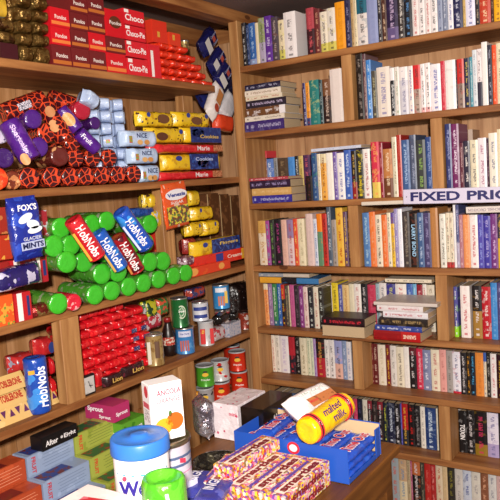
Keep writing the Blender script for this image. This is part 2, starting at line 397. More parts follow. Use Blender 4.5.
ORD = ['first', 'second', 'third', 'fourth', 'fifth', 'sixth', 'seventh', 'eighth', 'ninth', 'tenth', 'eleventh', 'twelfth', 'thirteenth', 'fourteenth', 'fifteenth', 'sixteenth', 'seventeenth', 'eighteenth', 'nineteenth', 'twentieth',
       'twenty-first', 'twenty-second', 'twenty-third', 'twenty-fourth', 'twenty-fifth', 'twenty-sixth', 'twenty-seventh', 'twenty-eighth', 'twenty-ninth', 'thirtieth', 'thirty-first', 'thirty-second', 'thirty-third', 'thirty-fourth', 'thirty-fifth', 'thirty-sixth', 'thirty-seventh', 'thirty-eighth', 'thirty-ninth', 'fortieth', 'forty-first', 'forty-second', 'forty-third', 'forty-fourth']
def book(mx, w, h, d, c1, ink, label, group, c2=None, lo=-1, hi=2, show=1, titles=()):
    root = thing('paperback_book', label, 'book', mx, group)
    cm, pm = book_meshes(w, h, d)
    c = link('cover', cm, M_COVER, root); c['c1'] = lin(c1); c['c2'] = lin(c2) if c2 else tuple(p * .62 + q_ * .38 for p, q_ in zip(lin(c1), lin(ink))); c['ink'] = lin(ink); c['pv'] = (float(lo), float(hi), random.random() * 9); c['show'] = float(show)
    link('pages', pm, M_PAGES, root)
    for (txt, v, ln, wd, colr, turn) in titles:      # lettering on the spine
        m = T(0, -w * .036 - .0006, h * v) @ RXm(90)
        if turn: m = m @ RZ(-90)
        put_text(c, txt, m, ln, wd, colr, lift=.0003, name='title')
    return root
NB = [0]
TITLES = {}
def bay(shelf, ys, x0, data, place, group, titles={}, back=False, dmax=.125):
    """data rows: (right edge px at foot, top px, cover, lettering, extra dict) or ('gap', px)"""
    z = HR[shelf]; xp = x0; idx = 0; real = [r for r in data if r[0] != 'gap']
    def X(px): return solve(lambda x: proj((x, ys, z))[0] - px, -.1, 1.6)
    for row in data:
        if row[0] == 'gap': xp = row[1]; continue
        xe, yt, c1, ink = row[:4]; ex = dict(row[4]) if len(row) > 4 else {}
        a, b = X(xp), X(xe); a = max(a, .0348); xa = DIV.get(shelf)
        if xa is not None and a < xa + .0416 and b > xa - .0006:
            if (a + b) / 2 < xa + .0205: b = min(b, xa - .0008); a = min(a, b - .0066)
            else: a = max(a, xa + .0418)
        b = max(b, a + .0062); w_ = b - a - .0006; xm = (a + b) / 2
        zt = solve(lambda q: proj((xm, ys, q))[1] - yt, z + .02, z + .33)
        hmax = (HR[shelf - 1] - T_ if shelf else ZC - .012) - z - .003
        h_ = min(zt - z, hmax); lean = ex.pop('lean', 0)
        nm = cname(c1); nb = cname(real[idx + 1][2]) if idx + 1 < len(real) else None; pb = cname(real[idx - 1][2]) if idx else None
        side = f'beside a {nb} one' if nb else f'after a {pb} one'
        lab = f'{nm} paperback {side}, {ORD[idx]} from the left, {place}'
        tl = titles.get(idx, ())
        tl = [(t, v, h_ * l, w_ * wd, c, tn) for (t, v, l, wd, c, tn) in tl]
        if tl and 'show' not in ex: ex['show'] = 0
        dj = dmax - random.random() * .015
        m = T(xm, ys + random.random() * .004, z + .0003)
        if lean: m = m @ RYm(lean)
        book(m, w_, h_, dj, c1, ink, lab, group, titles=tl, **ex)
        xp = xe; idx += 1
def flat(px0, px1, y0, z, th, c1, ink, label, group, dep=.12, c2=None, lo=-1, hi=2, show=1, yaw=0, titles=(), flip=False, zpy=None):
    """a book lying down, spine to the room; px0..px1 = ends of the spine at height z"""
    X = lambda px: solve(lambda x: proj((x, y0, z + th / 2))[0] - px, -.1, 1.6)
    a, b = X(px0), X(px1); h_ = b - a
    m = T((a + b) / 2, y0, z + th / 2) @ RZ(yaw) @ T(-h_ / 2, 0, 0) @ RYm(90)
    r = book(m, th, h_, dep, c1, ink, label, group, c2, lo, hi, show)
    for (txt, v, ln, hh, colr) in titles:
        mt = T(0, -th * .036 - .0006, h_ * v) @ RXm(90) @ RZ(-90)
        put_text(r.children[0], txt, mt, h_ * ln, th * hh, colr, lift=.0003, name='title')
    return z + th
W_, K_, CR = 'e6dcd4', '201c22', 'd8c8a8'
d = dict
bay(0, .012, 243.6, [(247.6, 23, '1c1a20', 'c8c4c0'), (250.5, 25, '24345a', '8898c0'), (257, 23, '2c5a9c', 'a8c8e8', d(c2='8a94b8', lo=.14)), (260, 23, CR, 'a09070', d(show=0)),
 (266, 18, '8c9462', '4a5a3a', d(c2='a89cb4', lo=.46)), (273, 16, '5a2c8c', 'd8c8e8'), (279.5, 17, '4a4048', 'a89890', d(c2='8a5a4a')), (285.5, 20, 'dccca8', '3a2c48', d(c2='c8c060', lo=.25)), (297.5, 12, 'e4dcda', '28242c', d(c2='dcd4d2', show=.9)),
 ('gap', 308), (315.5, 8, '3c1c22', 'c8545c', d(c2='a8404a', hi=.55)), (321.5, 9, '6a2c2c', 'c89478', d(c2='3a2c28')), (328.5, 12, 'e0d4c0', '2a2438', d(c2='c8bc58', lo=.22)), (336.5, 8, 'ddd4c8', '2a2438', d(c2='c8bc58', lo=.22)),
 (346, 2, 'e6961c', 'b0641c', d(show=.4)), (352, 0, '2a2848', '8c88a8'), (355, -3, 'b89868', '6a5838'), (358, -4, 'dccca8', '8a7a5a'), (368, -8, 'd8cec8', '2a2428', d(c2='1f6074', hi=.6)),
 (378.5, -9, '8c94bc', '6a70a0', d(show=.2)), (382.5, -12, '28242a', 'c8c0b8'), (387.5, -12, '4a2c24', 'd8b898'), (398.5, -12, '2c2040', 'c0a8c8', d(c2='60507c', lo=.25)), (405, -12, '332c2c', 'd8d0c8'), (412.5, -14, '1c1c22', '5a8cc0'),
 (419, -14, 'e0d6d2', 'b83a3c'), (425.5, -14, 'e4dcda', '3c383c'), (431, -14, 'e0d6d2', 'b83a3c'), (438, -14, 'e4dcda', '2c282c'), (443, -16, '8c94ac', '4c5474'), (448, -16, '747c94', 'c8ccd8'), (453.5, -18, 'e4e0e4', '2c3c94'),
 (463, -18, '24244c', 'c8c8d8'), (466, -18, 'c8a868', '6a5838'), (475.5, -20, 'dcd8e8', '5a6098'), (480, -20, '28242a', 'a89880'), (491, -20, 'b83c28', 'e8c8a0'), (494, -20, '4a2c24', 'a08868'), (502, -20, 'e6a81c', '7a4c1c'), (512, -20, '3c4c7c', 'c8c8d8'), (522, -20, 'e0d6d2', '3a3438')],
 'top shelf', 'paperbacks on the top shelf', {8: [('BIG', .86, .0, .6, K_, 0)][:0]})
# --- second shelf: lying stack then row
G2 = 'books lying in a pile on the second shelf'
z = HR[1] + .0005
for (p0, p1, th, c1, ink, lab, ex) in [
 (242.5, 283.5, .040, '3a2868', 'b0a8c8', 'thick purple book lying at the bottom of the pile, second shelf', d(dep=.14)),
 (241.5, 284, .019, 'dcd0c0', '786c60', 'thin cream book lying on the thick purple one, second shelf', d(dep=.15)),
 (244, 284.5, .032, '6a4428', 'e0d8d8', 'brown book with white lettering block lying mid pile, second shelf', d(c2='e4dee0', hi=.86)),
 (244.5, 285.5, .029, '2a2430', 'c8b8d8', 'black book with lilac title panel lying in pile, second shelf', d(c2='2a2430', show=.9)),
 (244.5, 281.5, .017, 'd8ccb4', 'a84838', 'thin cream book with red lettering near top of pile, second shelf', d()),
 (239, 280, .023, 'e0d4c4', '8c6c54', 'cream book lying second from top of pile, second shelf', d()),
 (239, 279.5, .022, '22203a', 'a8a8c0', 'navy book lying on top of the pile, second shelf', d(dep=.135))]:
    z = flat(max(p0 + 1.2, 244.9), p1 + .6, .006 + random.random() * .004, z, th, c1, ink, lab, G2, yaw=random.uniform(-1, 1), **ex) + .0005
bay(1, .02, 304, [(307, 83, '343064', 'c8c8d8'), (311, 83, 'e0942c', '8a3c1c', d(c2='2c3468', lo=.18)), (320.5, 80, '1f7470', 'c8d8a8', d(c2='c8c878', show=.3)), (324, 80, '1c3a40', '98a8a8'), (332, 79, '2a1a1a', 'd0b8a8', d(c2='70482c', hi=.62)), (345, 69, 'dccfc8', 'c4b6ae', d(show=.15))],
 'second shelf, middle bay', 'paperbacks standing beside the pile, second shelf')
bay(1, .004, 358, [(364.8, 54, '1e1814', '8c8078'), (368, 54, '5a3c44', 'c8a8a0'), (372.8, 60, '3c7cc0', 'c8e0f0'), (378, 71, '4c4840', 'b8b088'), (391, 67, 'dcd0c4', '6c68a0', d(c2='dcd0c4')), (395.5, 68, '1a1a20', 'e0e0e0', d(c2='e4dcda', hi=.74)), (400.5, 67, 'd8d0c8', '8c9c7c'), (409, 67, 'c8c4cc', '787898', d(c2='e4dcda', hi=.72)),
 (414, 66, 'e0d6d0', '5c549c'), (421.5, 65, 'a89488', '4a3838', d(c2='c8282c', hi=.5)), (426, 64, 'e4dcda', '2c282c', d(c2='e0a8a8', lo=.1)), (431.5, 63, 'e4dcda', '2c282c', d(c2='e0a8a8', lo=.1)), (441.5, 64, 'e6e0e2', '3040a0'), (446, 61, 'c02c40', 'e8a8a8', d(show=.4)), (456.5, 60, 'e6e0dc', '2c282c', d(show=0)), (458, 60, '2a2430', '8a8a8a'), (465, 59, '8c7468', '4a3838', d(c2='c02c28', hi=.5)),
 (470.5, 58, '222440', 'c8b458'), (473.5, 57, '4c8c9c', 'c8d8d8'), (478, 50, 'ccd0d4', '8c94a4'), (482.7, 49, 'e0d4d4', '382c40', d(c2='2c2838', lo=.42)), (488.5, 42, 'e4deda', 'd8d0cc', d(show=.2)), (493, 45, '282838', 'a8a8b8'), (497.5, 45, 'dc4c20', 'e8a080'), (505, 43, 'dccfb0', '786c54'), (515, 43, '4c5468', 'c8c8c8'), (525, 46, 'dcd0c4', '3c3838')],
 'second shelf, right bay', 'paperbacks in the right bay of the second shelf',
 {14: [('THE END', .86, .17, .8, K_, 0), ('OF THE', .34, .12, .7, K_, 0), ('AFFAIR', .24, .13, .75, K_, 0)][:0]})
# --- third shelf
G3 = 'books lying in a pile on the third shelf'
z = HR[2] + .0005
for (p0, p1, th, c1, ink, lab, ex) in [
 (252.5, 292, .0295, '342c88', 'b8b8d8', 'violet book lying at the bottom of the pile, third shelf', d(dep=.12)),
 (252, 291.5, .029, 'c89c5c', 'e8d0a0', 'tan book lying on a violet one in the pile, third shelf', d(dep=.12, show=.4)),
 (250, 290, .030, '2c1a34', '9c8cb8', 'dark purple book lying third in the pile, third shelf', d(dep=.115)),
 (249, 288, .012, 'a83440', 'e8c8c8', 'thin red book lying on top of the pile, third shelf', d(dep=.11))]:
    z = flat(p0, p1, -.002 + random.random() * .004, z, th, c1, ink, lab, G3, yaw=random.uniform(-1, 1), **ex) + .0005
bay(2, .150, 252.5, [(257.5, 151, 'c8283a', 'e8a8a8', d(show=.3)), (263, 158, '7c4c44', 'e0d0c8'), (268, 160, 'a89890', '3a3034'), (275.5, 159, '5878b8', 'e0e8f0', d(c2='c8ccd8', lo=.5)), (279.5, 158, '8c8c8c', '303030'), (290, 158, '4c3a2a', '8c7454'), (296.5, 157, '4c8cd0', '2c5c9c', d(show=.3)), (300.5, 156, '1c1c20', 'e0e0e0'), (305, 156, 'd0b464', '6a5a2a'), (312, 155, '4c2c54', 'd06070')],
 'back row of third shelf', 'paperbacks standing in the back row of the third shelf', dmax=.09)
bay(2, .014, 306.5, [(313, 176, '1c1618', '8c3c2c', d(show=.3)), (318.5, 153, '2c4c7c', 'c8d8e0', d(c2='3c8c58', show=.4)), (322, 154, 'dccfb4', 'a09070'), (328, 154, 'dc9c3c', '7a3c20', d(c2='d8c8a0', hi=.8)), (334.5, 153, 'e8e0d4', 'a8a088', d(show=0)), (338.5, 152, '6c549c', 'd8d0e0'), (345.5, 153, 'e8e2e0', '3c48a0'), (352.5, 150, '3c5cac', 'c8d8f0'), (357.5, 151, '241e18', 'c8a85c', d(c2='8c2020', lo=.35)),
 (364.5, 150, '2c2c28', 'e0c82c', d(c2='e0c82c')), (371.7, 149, 'e6e0da', 'a84048'), (373, 151, '24202a', '8c8c8c'), (381, 142, 'c83048', 'e89858', d(c2='d8c058', lo=.28)), (384.5, 143, '8c2030', 'c88c8c'), (393.5, 149, 'b87844', 'e8d0b0', d(c2='6a3c24', lo=.4)), (398.5, 137, 'd4ccb4', '8c8468'), (403.2, 135, 'a82c24', 'd88c78', d(show=.3)), (411, 140, '3c5888', 'a8c0e0'), (417.5, 135, '485068', '98a0b8'), (427, 140, '3a3c3c', '8cb058', d(c2='28242c')), (434, 137, '2c447c', '90a0c8')],
 'third shelf, left bay', 'paperbacks in the left bay of the third shelf')
z3 = HR[2] + .2
flat(311, 361, .01, solve(lambda q: proj((.31, .01, q))[1] - 153.5, HR[2], HR[2] + .3) + .004, .011, 'c8ccdc', '9ca4c4', 'thin pale blue book lying flat across a standing row, third shelf', 'loose books lying over the rows', dep=.13, yaw=-.5)
bay(2, .012, 447, [(453, 124, '2c3468', '98a0c8'), (460.5, 124, '6c2458', 'e8d8e8'), (464.5, 143, '5c2434', 'c8a8a8'), (471, 141, '2a2438', 'e4dcd4'), (479, 140, 'd8ccb0', '3c3850'), (487.5, 138, 'dcd4d8', '9c4c70'), (490, 139, '3a1c30', 'a88898'), (498.5, 133, 'e0d8c8', '5c6080'), (508, 129, 'dcd0b0', 'c0b090', d(show=.3)), (518, 131, '7c4c44', 'd8c8b8')],
 'third shelf, right bay', 'paperbacks in the right bay of the third shelf', {1: [('DON JUAN', .77, .36, .5, 'f0e0f0', 1)][:0]})
book(T(solve(lambda x: proj((x, .145, HR[2]))[0] - 466, .5, 1.6), .145, HR[2] + .0003), .06, .222, .095, '8c6a50', 'a88868', 'brown book standing behind the tall purple one, third shelf, right bay', 'paperbacks in the right bay of the third shelf')
# --- fourth shelf
bay(3, .026, 260, [(267.5, 221, 'd8c8b0', 'b07c3c', d(c2='c89c54', hi=.72)), (271.3, 221, '9c4088', '58b0b0'), (276, 220, '2c2c2c', '6c9c4c', d(c2='4c5c3c')), (283, 220, '1c1820', 'a83c7c'), (288.5, 220, 'd4a898', '9c7464', d(show=.3)), (295, 220, 'd0b8b8', 'a83430', d(c2='8c7498', hi=.6)), (299.5, 219, 'd04830', 'e8c060'), (306.5, 219, 'dccfae', 'a89c78'),
 ('gap', 308), (315, 214, 'd4bab4', 'a89090', d(show=.3)), (318.7, 219, 'c8ccd8', '3c549c'), (324, 214, '5c8464', '4c7454', d(c2='e07c20', hi=.66, show=0)), (329, 214, 'b82c24', '4c1818'), (333.2, 206, '4c5868', 'c8d0d8'), (338, 220, '9c9088', '5c5450'), (345, 208, 'dcac3c', 'a83020'), (349, 212, '5c3c5c', 'd8b848'), (352.5, 214, '3c3034', 'c89c5c')],
 'fourth shelf, left bay', 'paperbacks in the left bay of the fourth shelf')
bay(3, .026, 364.5, [(371.2, 213, '4c74a8', 'a8c8d8'), (377.2, 212, 'dc7438', 'e8c0a0', d(show=.4)), (383.2, 215, 'dccfb8', '2c2828'), (388.4, 215, 'dc6c30', 'e8c8a0', d(show=.5)), (392.2, 213, 'dcd0b4', '4c4c5c'), (395.7, 213, 'e0b42c', '8c5c1c', d(c2='5c4490', hi=.8)), (399.2, 209, '8c80b0', 'd8d4e4'), (403.7, 209, 'e4e2ea', '3c6cb0', d(show=.3)), (411, 212, '403838', '8c8070'), (418.7, 214, '1a1618', 'b85830'), (424.7, 213, '3c5884', 'b0c0d8'), (432, 213, '443c64', '8c84ac'),
 (439.5, 208, 'b07844', '8c5c34', d(show=.3)), ('gap', 441), (447, 214, 'dcd8cc', '5c5850'), (450.7, 213, 'd8ccb4', '4c4840', d(c2='b03030', lo=.1)), (454.5, 213, 'd8ccb4', '4c4840', d(c2='b03030', lo=.1)), (457, 205, 'e4e0e0', '8c94b0', d(show=.2)), (460.3, 205, '4c507c', 'c8c8e0', d(c2='a89cb0', lo=.4)), (464, 215, 'a8707c', 'd8b8b8'), (470.7, 215, 'dc8c58', 'e8c498', d(show=.5)), (478.7, 215, 'e4dcd8', 'b83044'), (484.5, 215, '4c44a0', '8c98d8'), (491.5, 216, '3c3494', 'b0a8d8'), (498.5, 214, '6c3074', 'd0b0d8'), (505, 214, '3a3440', 'd0a83c', d(c2='d0a83c', lo=.55)), (514, 213, 'd8ccb4', '4c4840'), (524, 213, '5c2434', 'd0b0b0')],
 'fourth shelf, right bay', 'paperbacks in the right bay of the fourth shelf', {9: [('LARRY BOND', .5, .6, .5, '9cc8e8', 1)]})
GL = 'loose books lying over the rows'
flat(361.5, 425, -.004, HR[3] + .232, .013, 'd4c8b8', 'b8ac9c', 'cream book lying flat over a row beneath the lettered sign, fourth shelf', GL, dep=.13, show=.2)
zz = solve(lambda q: proj((.95, .0, q))[1] - 213, HR[3], HR[3] + .3)
flat(466, 512, .0, zz, .021, 'd8ccc4', '9c8c8c', 'cream book with a printed spine lying flat at the far end, fourth shelf', GL, dep=.12, show=0, titles=[('MICHAEL CRICHTON', .42, .74, .42, '8c7c88')])
# --- fifth shelf
bay(4, .055, 265.5, [(269.8, 284, 'e09458', 'b04c20', d(c2='dccfb0', lo=.0, hi=.86)), (274.2, 284, '8c6c90', 'd0b8d0'), (278.6, 284, '3c7c48', 'd8e8d0', d(c2='2c5c70', lo=.12)), (282.7, 284, '2c5ca0', 'c8d8e8'), (286.3, 285, '2a2020', 'd8a830', d(c2='b82c24', hi=.66)), (289.5, 286, '4c443c', 'a89870'), (291, 286, 'd0c09c', '8c8060'), (295.8, 285, 'b05080', 'd0809c', d(show=.4)), (300.7, 286, '30262c', '6c5c64'), (304.7, 286, '7c3474', 'd8b0d8'), (309.3, 287, 'd8c0b8', '9c3c50'), (315, 288, '28242a', 'c8d0c8', d(c2='505850')), (320, 287, 'd8ccb8', 'a03838'), (325, 288, '2c2824', 'c8d0c8')],
 'fifth shelf, left bay', 'paperbacks at the left of the fifth shelf')
bay(4, .125, 327, [(333.2, 285, 'e0d4c8', 'a84038'), (339.7, 283, 'dcc02c', '2c2820'), (344, 285, '4c4c90', 'c8c8d8'), (350.5, 285, 'd8b880', 'b07030'), (355.5, 284, 'd8ccb0', 'b0a484', d(show=.3)), (362.5, 284, 'e4dcd4', 'b83038'), (369, 284, '1c1a1c', 'c8c0c0'), (377, 285, 'b83450', 'd87c90', d(show=.4)), (381, 284, '9cb0b8', '5c7078'), (388, 283, 'dcd4d0', '5c5c6c'), (397, 284, '3c3888', 'c8c870'), (408, 284, 'e4dcd4', 'c02c38'), (414, 284, '3c5ca4', 'a8c0e0'), (418, 284, '6ca4c8', 'c8e0e8'), (424, 285, '8c1c2c', 'd8a8a8'), (428, 284, 'e0d8d0', 'b83038'), (436.5, 285, 'd8ccb8', '8c8070')],
 'back row of fifth shelf', 'paperbacks standing in the back row of the fifth shelf', dmax=.105)
# flat books over this row
z4 = HR[4] + .186
flat(260, 281, .035, z4 - .002, .024, 'd89c30', 'b07c20', 'yellow end-on paperback lying over the row at the left post, fifth shelf', GL, dep=.10, show=0)
flat(281.3, 318.5, .037, z4 - .002, .022, '1f1c22', '4c8cc0', 'black and blue paperback with green tip lying over a row, fifth shelf', GL, dep=.12, c2='3c74a8', lo=-1, hi=.42, show=0)
flat(258.5, 309, .04, z4 + .0235, .014, '8c94a0', 'c8c0b8', 'thin grey book lying over the yellow one, fifth shelf', GL, dep=.13, c2='c8b8a8', lo=-1, hi=.5)
flat(385, 431.5, .045, HR[4] + .199, .013, 'dccfb8', '5c544c', 'thin cream book lying over the back row above the stack, fifth shelf', GL, dep=.15)
# thick paperback lying flat, pages outward, with a dark one on it
z = HR[4] + .0005
GP = 'books lying on the fifth shelf'
r0 = z
def pages_out(px0, px1, y0, z, th, c1, label, group, dep=.11):
    X = lambda px: solve(lambda x: proj((x, y0, z + th / 2))[0] - px, -.1, 1.6)
    a, b = X(px0), X(px1); h_ = b - a
    m = T(b, y0 + dep, z + th / 2) @ RZ(180) @ RYm(90)
    book(m, th, h_, dep, c1, 'ffffff', label, group, show=0); return z + th
z = pages_out(321.8, 364.5, -.045, z, .040, 'c8b090', 'thick paperback lying with its cream page edges outward, fifth shelf', GP) + .0005
z = flat(322, 364.5, -.044, z, .032, '241218', 'd02c3c', 'dark paperback with red lettering lying on a thick one, fifth shelf', GP, dep=.115, titles=[], c2='5c1824')
z = HR[4] + .0005
for (p0, p1, th, c1, ink, lab, ex) in [
 (373.5, 420.5, .036, '8c1418', 'e0b888', 'thick dark red book at the bottom of the stack, fifth shelf', d(c2='b01c1c', hi=.6, show=0, titles=[('SABINE', .78, .27, .4, 'e8d0b8')])),
 (375, 422, .019, '34448c', 'd8d8e8', 'blue book lying on the thick red one, fifth shelf', d()),
 (379.5, 427.5, .029, '28201e', 'a88c5c', 'black book with gold figures lying mid stack, fifth shelf', d()),
 (383, 428, .0215, 'd8d4d8', 'b02c40', 'white book with red lettering above the black one, fifth shelf', d()),
 (377, 423, .0215, 'd8d0d0', 'b02c40', 'white book with red lettering under the broad grey one, fifth shelf', d()),
 (374, 437, .012, 'c8bcb4', 'a89c94', 'broad grey hardback with pale edge topping the stack, fifth shelf', d(show=0, dep=.16))]:
    ex.setdefault('dep', .125)
    z = flat(p0, p1, -.050 + random.random() * .006, z, th, c1, ink, lab, 'stacked books on the fifth shelf', yaw=random.uniform(-1.5, 1.5), **ex) + .0005
bay(4, .07, 453, [(458.7, 287, '4c4890', 'e0e0e8', d(c2='8cd02c', lo=.21)), ('gap', 461.5), (471, 286, 'e6dcd8', 'b83044', d()), ('gap', 473.5), (482.7, 286, '1e1a1c', 'e0d8d8', d(c2='9c7434', lo=.52)), (491.7, 287, 'b01c28', 'e8dcd8', d(c2='d0ccc8')), (498.2, 283, '3c80c0', '9cc8e8', d(show=.4)), (505, 283, '4c4474', 'b0a8d0'), (515, 284, 'd8ccb4', '5c5850'), (525, 286, '28242c', 'c8a8a0')],
 'fifth shelf, right bay', 'paperbacks in the right bay of the fifth shelf')
# --- sixth shelf
bay(5, .100, 272.5, [(276.5, 335, 'e0d4c4', 'b84838'), (280.7, 335, 'dcd4c8', '8c8478'), (290, 336, 'e0d8d8', 'b8a8c8'), (296.2, 337, '28202a', 'b82c38', d(c2='a82430', hi=.5)), (301.2, 338, '1f1c1c', 'a8a098'), (307.7, 338, 'd8ccb0', '8c7c5c'), (311.6, 338, 'd4d0b4', '6c8c6c'), (314.6, 338, 'c8ccb0', '8ca090'), (317.3, 339, 'a88cb8', '6c4c88'), (325.7, 339, '201a1a', 'c89448', d(c2='a82430', lo=.5)), (330.2, 340, 'e0d8d0', '4c4c5c'), (335.7, 340, 'dcd4d0', '3c3838'), (343.2, 341, '9498c4', '2c2830', d(c2='d8a898', lo=.4)), (347.7, 341, '7c8cac', 'c8d0e0'), (352.3, 342, 'dcd4d4', '7c84ac')],
 'sixth shelf, left bay', 'paperbacks in the left bay of the sixth shelf')
bay(5, .085, 364, [(368.7, 344, 'e0d4cc', '8c8480'), (373.7, 344, '6c2420', 'b88c80'), (379.2, 344, '5c1c1c', 'c8a898', d(c2='5c1c1c', lo=.4)), (386.7, 345, 'd8ccb8', 'b8a888'), (391.2, 345, '6c1c24', 'e0b434'), (397.2, 346, 'd4ccc4', '8c8480'), (404.7, 347, 'dcd0b8', '5c5048'), (410.2, 347, 'e4dcd4', 'b8b0a8', d(show=.3)), (417.2, 348, '1c181a', 'd8d0d0', d(c2='5c1820', hi=.82)), (423.7, 349, 'c02c48', 'e0b8c0'), (431.7, 350, '7c80a0', 'e0e0e8', d(c2='3c4068')), (440.2, 350, 'dcd0b8', 'a83840'), (447, 350, 'd89890', 'b06c68'), (453.2, 351, '9c9490', '5c5854'), (461.2, 352, 'dcd8e0', '4c5078', d(c2='b82438', lo=.05)), (467.2, 353, '1c181c', 'd0c8c8'), (471.2, 353, '241c14', 'e09828'), (476.2, 353, '181c28', '4ca0d0'), (484.2, 353, 'd88438', '8c3c1c', d(show=.4)), (487.2, 353, 'dcccb0', '3c4c8c', d(c2='3c5ca4', hi=.8)), (491.2, 353, '24201c', 'a8a098'), (497.2, 354, 'e0d8d4', 'b83c50'), (505, 355, '2c0c14', 'd0a838'), (515, 355, 'dcd0b8', '5c5048')],
 'sixth shelf, right bay', 'paperbacks in the right bay of the sixth shelf')
# --- seventh shelf
bay(6, .075, 266, [(270, 392, '4c2c44', 'c85c7c'), (275, 392, '9c3c50', 'd8a8b0'), (282, 392, '1c1c24', 'b8b0b8'), (290, 393, 'd8ccc0', '5c5048'), (298, 393, '243c60', 'b0c0d8'), (306, 394, '1c1a1e', 'c8c0c0'), (313, 394, '7c2424', 'd8b8a8'), (321, 395, 'd0c4b0', '4c4440'), (329, 396, '1c1c20', 'b83038'), (337, 397, '28304c', 'c0c8d8'), (345, 398, '1c181a', 'c8c0b8'), (351, 398, 'd8a82c', 'a82c28'), (354.5, 399, '201c1e', 'e0dcd8'), (358.7, 399, 'b83458', 'e0a8b8', d(show=.4)), (363.7, 399, '1a1a28', '4c4c6c'), (368.7, 400, 'd0c8b8', '4c4848'), (373.2, 401, '1c181a', 'c8c0c0', d(c2='7c1c28', hi=.8)), (378.7, 401, '241c1c', '7c6c68'), (384.2, 402, '201a1c', 'c8c0c0', d(c2='7c1c28', hi=.8)), (388.2, 403, '1a2430', 'c8c83c'), (395.7, 403, '1c2038', 'c8d0e0'), (401.2, 404, '1a181c', 'e0dce0'),
 (403, 404, '4c4c9c', '8c8cc8'), (409, 404, 'a81c1c', 'd8a83c', d(c2='28282c', lo=.38)), (415.2, 405, '181416', 'c82420'), (421.2, 406, '1c1a1c', 'b8b0b0', d(show=.5)), (426.2, 407, 'dcd4c8', '8c8480'), (437, 408, '20386c', 'c8d8e8'), (438.7, 409, 'dcd4c0', '9c8c70')],
 'seventh shelf, left bay', 'paperbacks in the left bay of the seventh shelf')
bay(6, .095, 451, [(453.7, 410, '181618', '7c7474'), (458.3, 410, 'd8d0cc', '3c3c48'), (467.5, 411, '161416', 'e8e4e4'), (475.5, 411, '161416', 'c8c0c0'), (488, 412, '181416', 'c02c58', d(c2='8c6c20', lo=.26)), (499.3, 413, 'd8d0dc', '6c6898', d(c2='a898c0', lo=.3)), (508, 414, '1c181c', '8c8488'), (518, 414, '3c4c7c', 'c8c8d8')],
 'seventh shelf, right bay', 'paperbacks in the right bay of the seventh shelf', {2: [('TOXIN', .5, .36, .6, 'f0ecec', 1)]})
# --- eighth shelf
bay(7, .05, 392, [(400, 457, '8c9498', 'b84838'), (408, 458, 'b09070', '5c7c9c', d(c2='c8b898', lo=.5)), (411.5, 459, 'a89474', '5c5040'), (413.5, 460, '9c5068', 'd0a0b0'), (421.5, 460, '1e1818', 'd0c8c8', d(c2='a85c34', hi=.68)), (425.5, 461, '38342c', '8c8470'), (431.8, 462, 'a82420', 'd87c70', d(show=.5)), (436.8, 463, '9c2424', 'd08078'), (443.5, 465, 'c8b498', 'a8442c'), (448.5, 466, 'c4a880', '8c7454', d(show=.4)), (456, 467, '2c2824', '7c742c'), (464, 468, 'c0b8b0', '8c8484'), (472.5, 470, 'b8bcc8', '2c3c84', d(c2='242c5c')), (481.5, 471, 'c8c0b4', '8c8488'), (489.5, 472, '7c4c34', 'd09878'), (497.5, 474, 'c8c4c0', '7c7c88'), (506, 475, 'c8a4a0', '8c6c6c'), (516, 476, '3c3838', 'a8a0a0')],
 'eighth shelf', 'paperbacks on the eighth shelf')
# ------------------------------------------------------------------ lettered sign on the shelf edge
pa_, pb_ = on(1, -.016, 403, 197), on(1, -.016, 536, 193.5)
wz = (pb_ - pa_).length; hz = (on(1, -.016, 403, 190) - on(1, -.016, 403, 204.5)).length
sg = thing('price_sign', 'long white sign lettered in navy capitals fixed across the shelf edge', 'sign', frame((pa_ + pb_) / 2, pb_ - pa_, UP))
col3(link('board', bm_mesh(box_bm(-wz / 2, wz / 2, -hz / 2, hz / 2, -.012, 0, .0015, 1), 'sign'), M_PLAS, sg), 'cfc8dc')
def wx(px): return ((px - 403) / (536 - 403) - .5) * wz   # close to linear over this span
def wxx(px):
    P = on(1, -.016, px, 197 - 3.5 * (px - 403) / 133); return (P - (pa_ + pb_) / 2).dot((pb_ - pa_).normalized())
put_text(sg, 'FIXED', T((wxx(410.5) + wxx(460)) / 2, 0, 0), wxx(460) - wxx(410.5), hz * .62, '1c1c5c', bold=.035)
put_text(sg, 'PRICES', T((wxx(467) + wxx(531)) / 2, 0, 0), wxx(531) - wxx(467), hz * .62, '1c1c5c', bold=.035)
patch(sg, 'screw_head', 'disc', T(wxx(406.5), 0, 0), .004, .004, '3c3840')
# ------------------------------------------------------------------ packet builders
def decorate(part, texts, prints, zf, wrap=None, R=1):
    for t in prints:   # (name, kind, x, y, w, h, colour, c2, c3, pa)
        nm, kind, x, y, w_, h_, c1 = t[:7]; rest = t[7:] if len(t) > 7 else (None, None, (60, 2, -1))
        patch(part, nm, kind, T(x, y, zf), w_, h_, c1, *rest, wrap=wrap, R=R)
    for (tx, x, y, w_, h_, c) in texts: put_text(part, tx, T(x, y, zf), w_, h_, c, wrap=wrap, R=R, lift=.0011)
def carton(name, label, cat, grp, mx, w, h, dp, c1, c2=None, c3=None, pa=(60, 2, -1), mat=None, texts=(), prints=(), bev=.0012):
    r = thing(name, label, cat, mx, grp); b = col3(link('box', box_me(w, h, dp, bev), mat or M_CARD, r), c1, c2, c3, pa)
    decorate(b, texts, prints, dp / 2); return r
def packet(name, label, cat, grp, mx, L, W, H, c1, c2=None, c3=None, pa=(60, 2, -1), mat=None, texts=(), prints=(), seed=None, crimp=.01):
    r = thing(name, label, cat, mx, grp); sd = random.randint(0, 3) if seed is None else seed
    b = col3(link('wrapper', pillow_me(L, W, H, sd, crimp), mat or M_FILM, r), c1, c2, c3, pa)
    decorate(b, texts, prints, H / 2 + .0015); return r
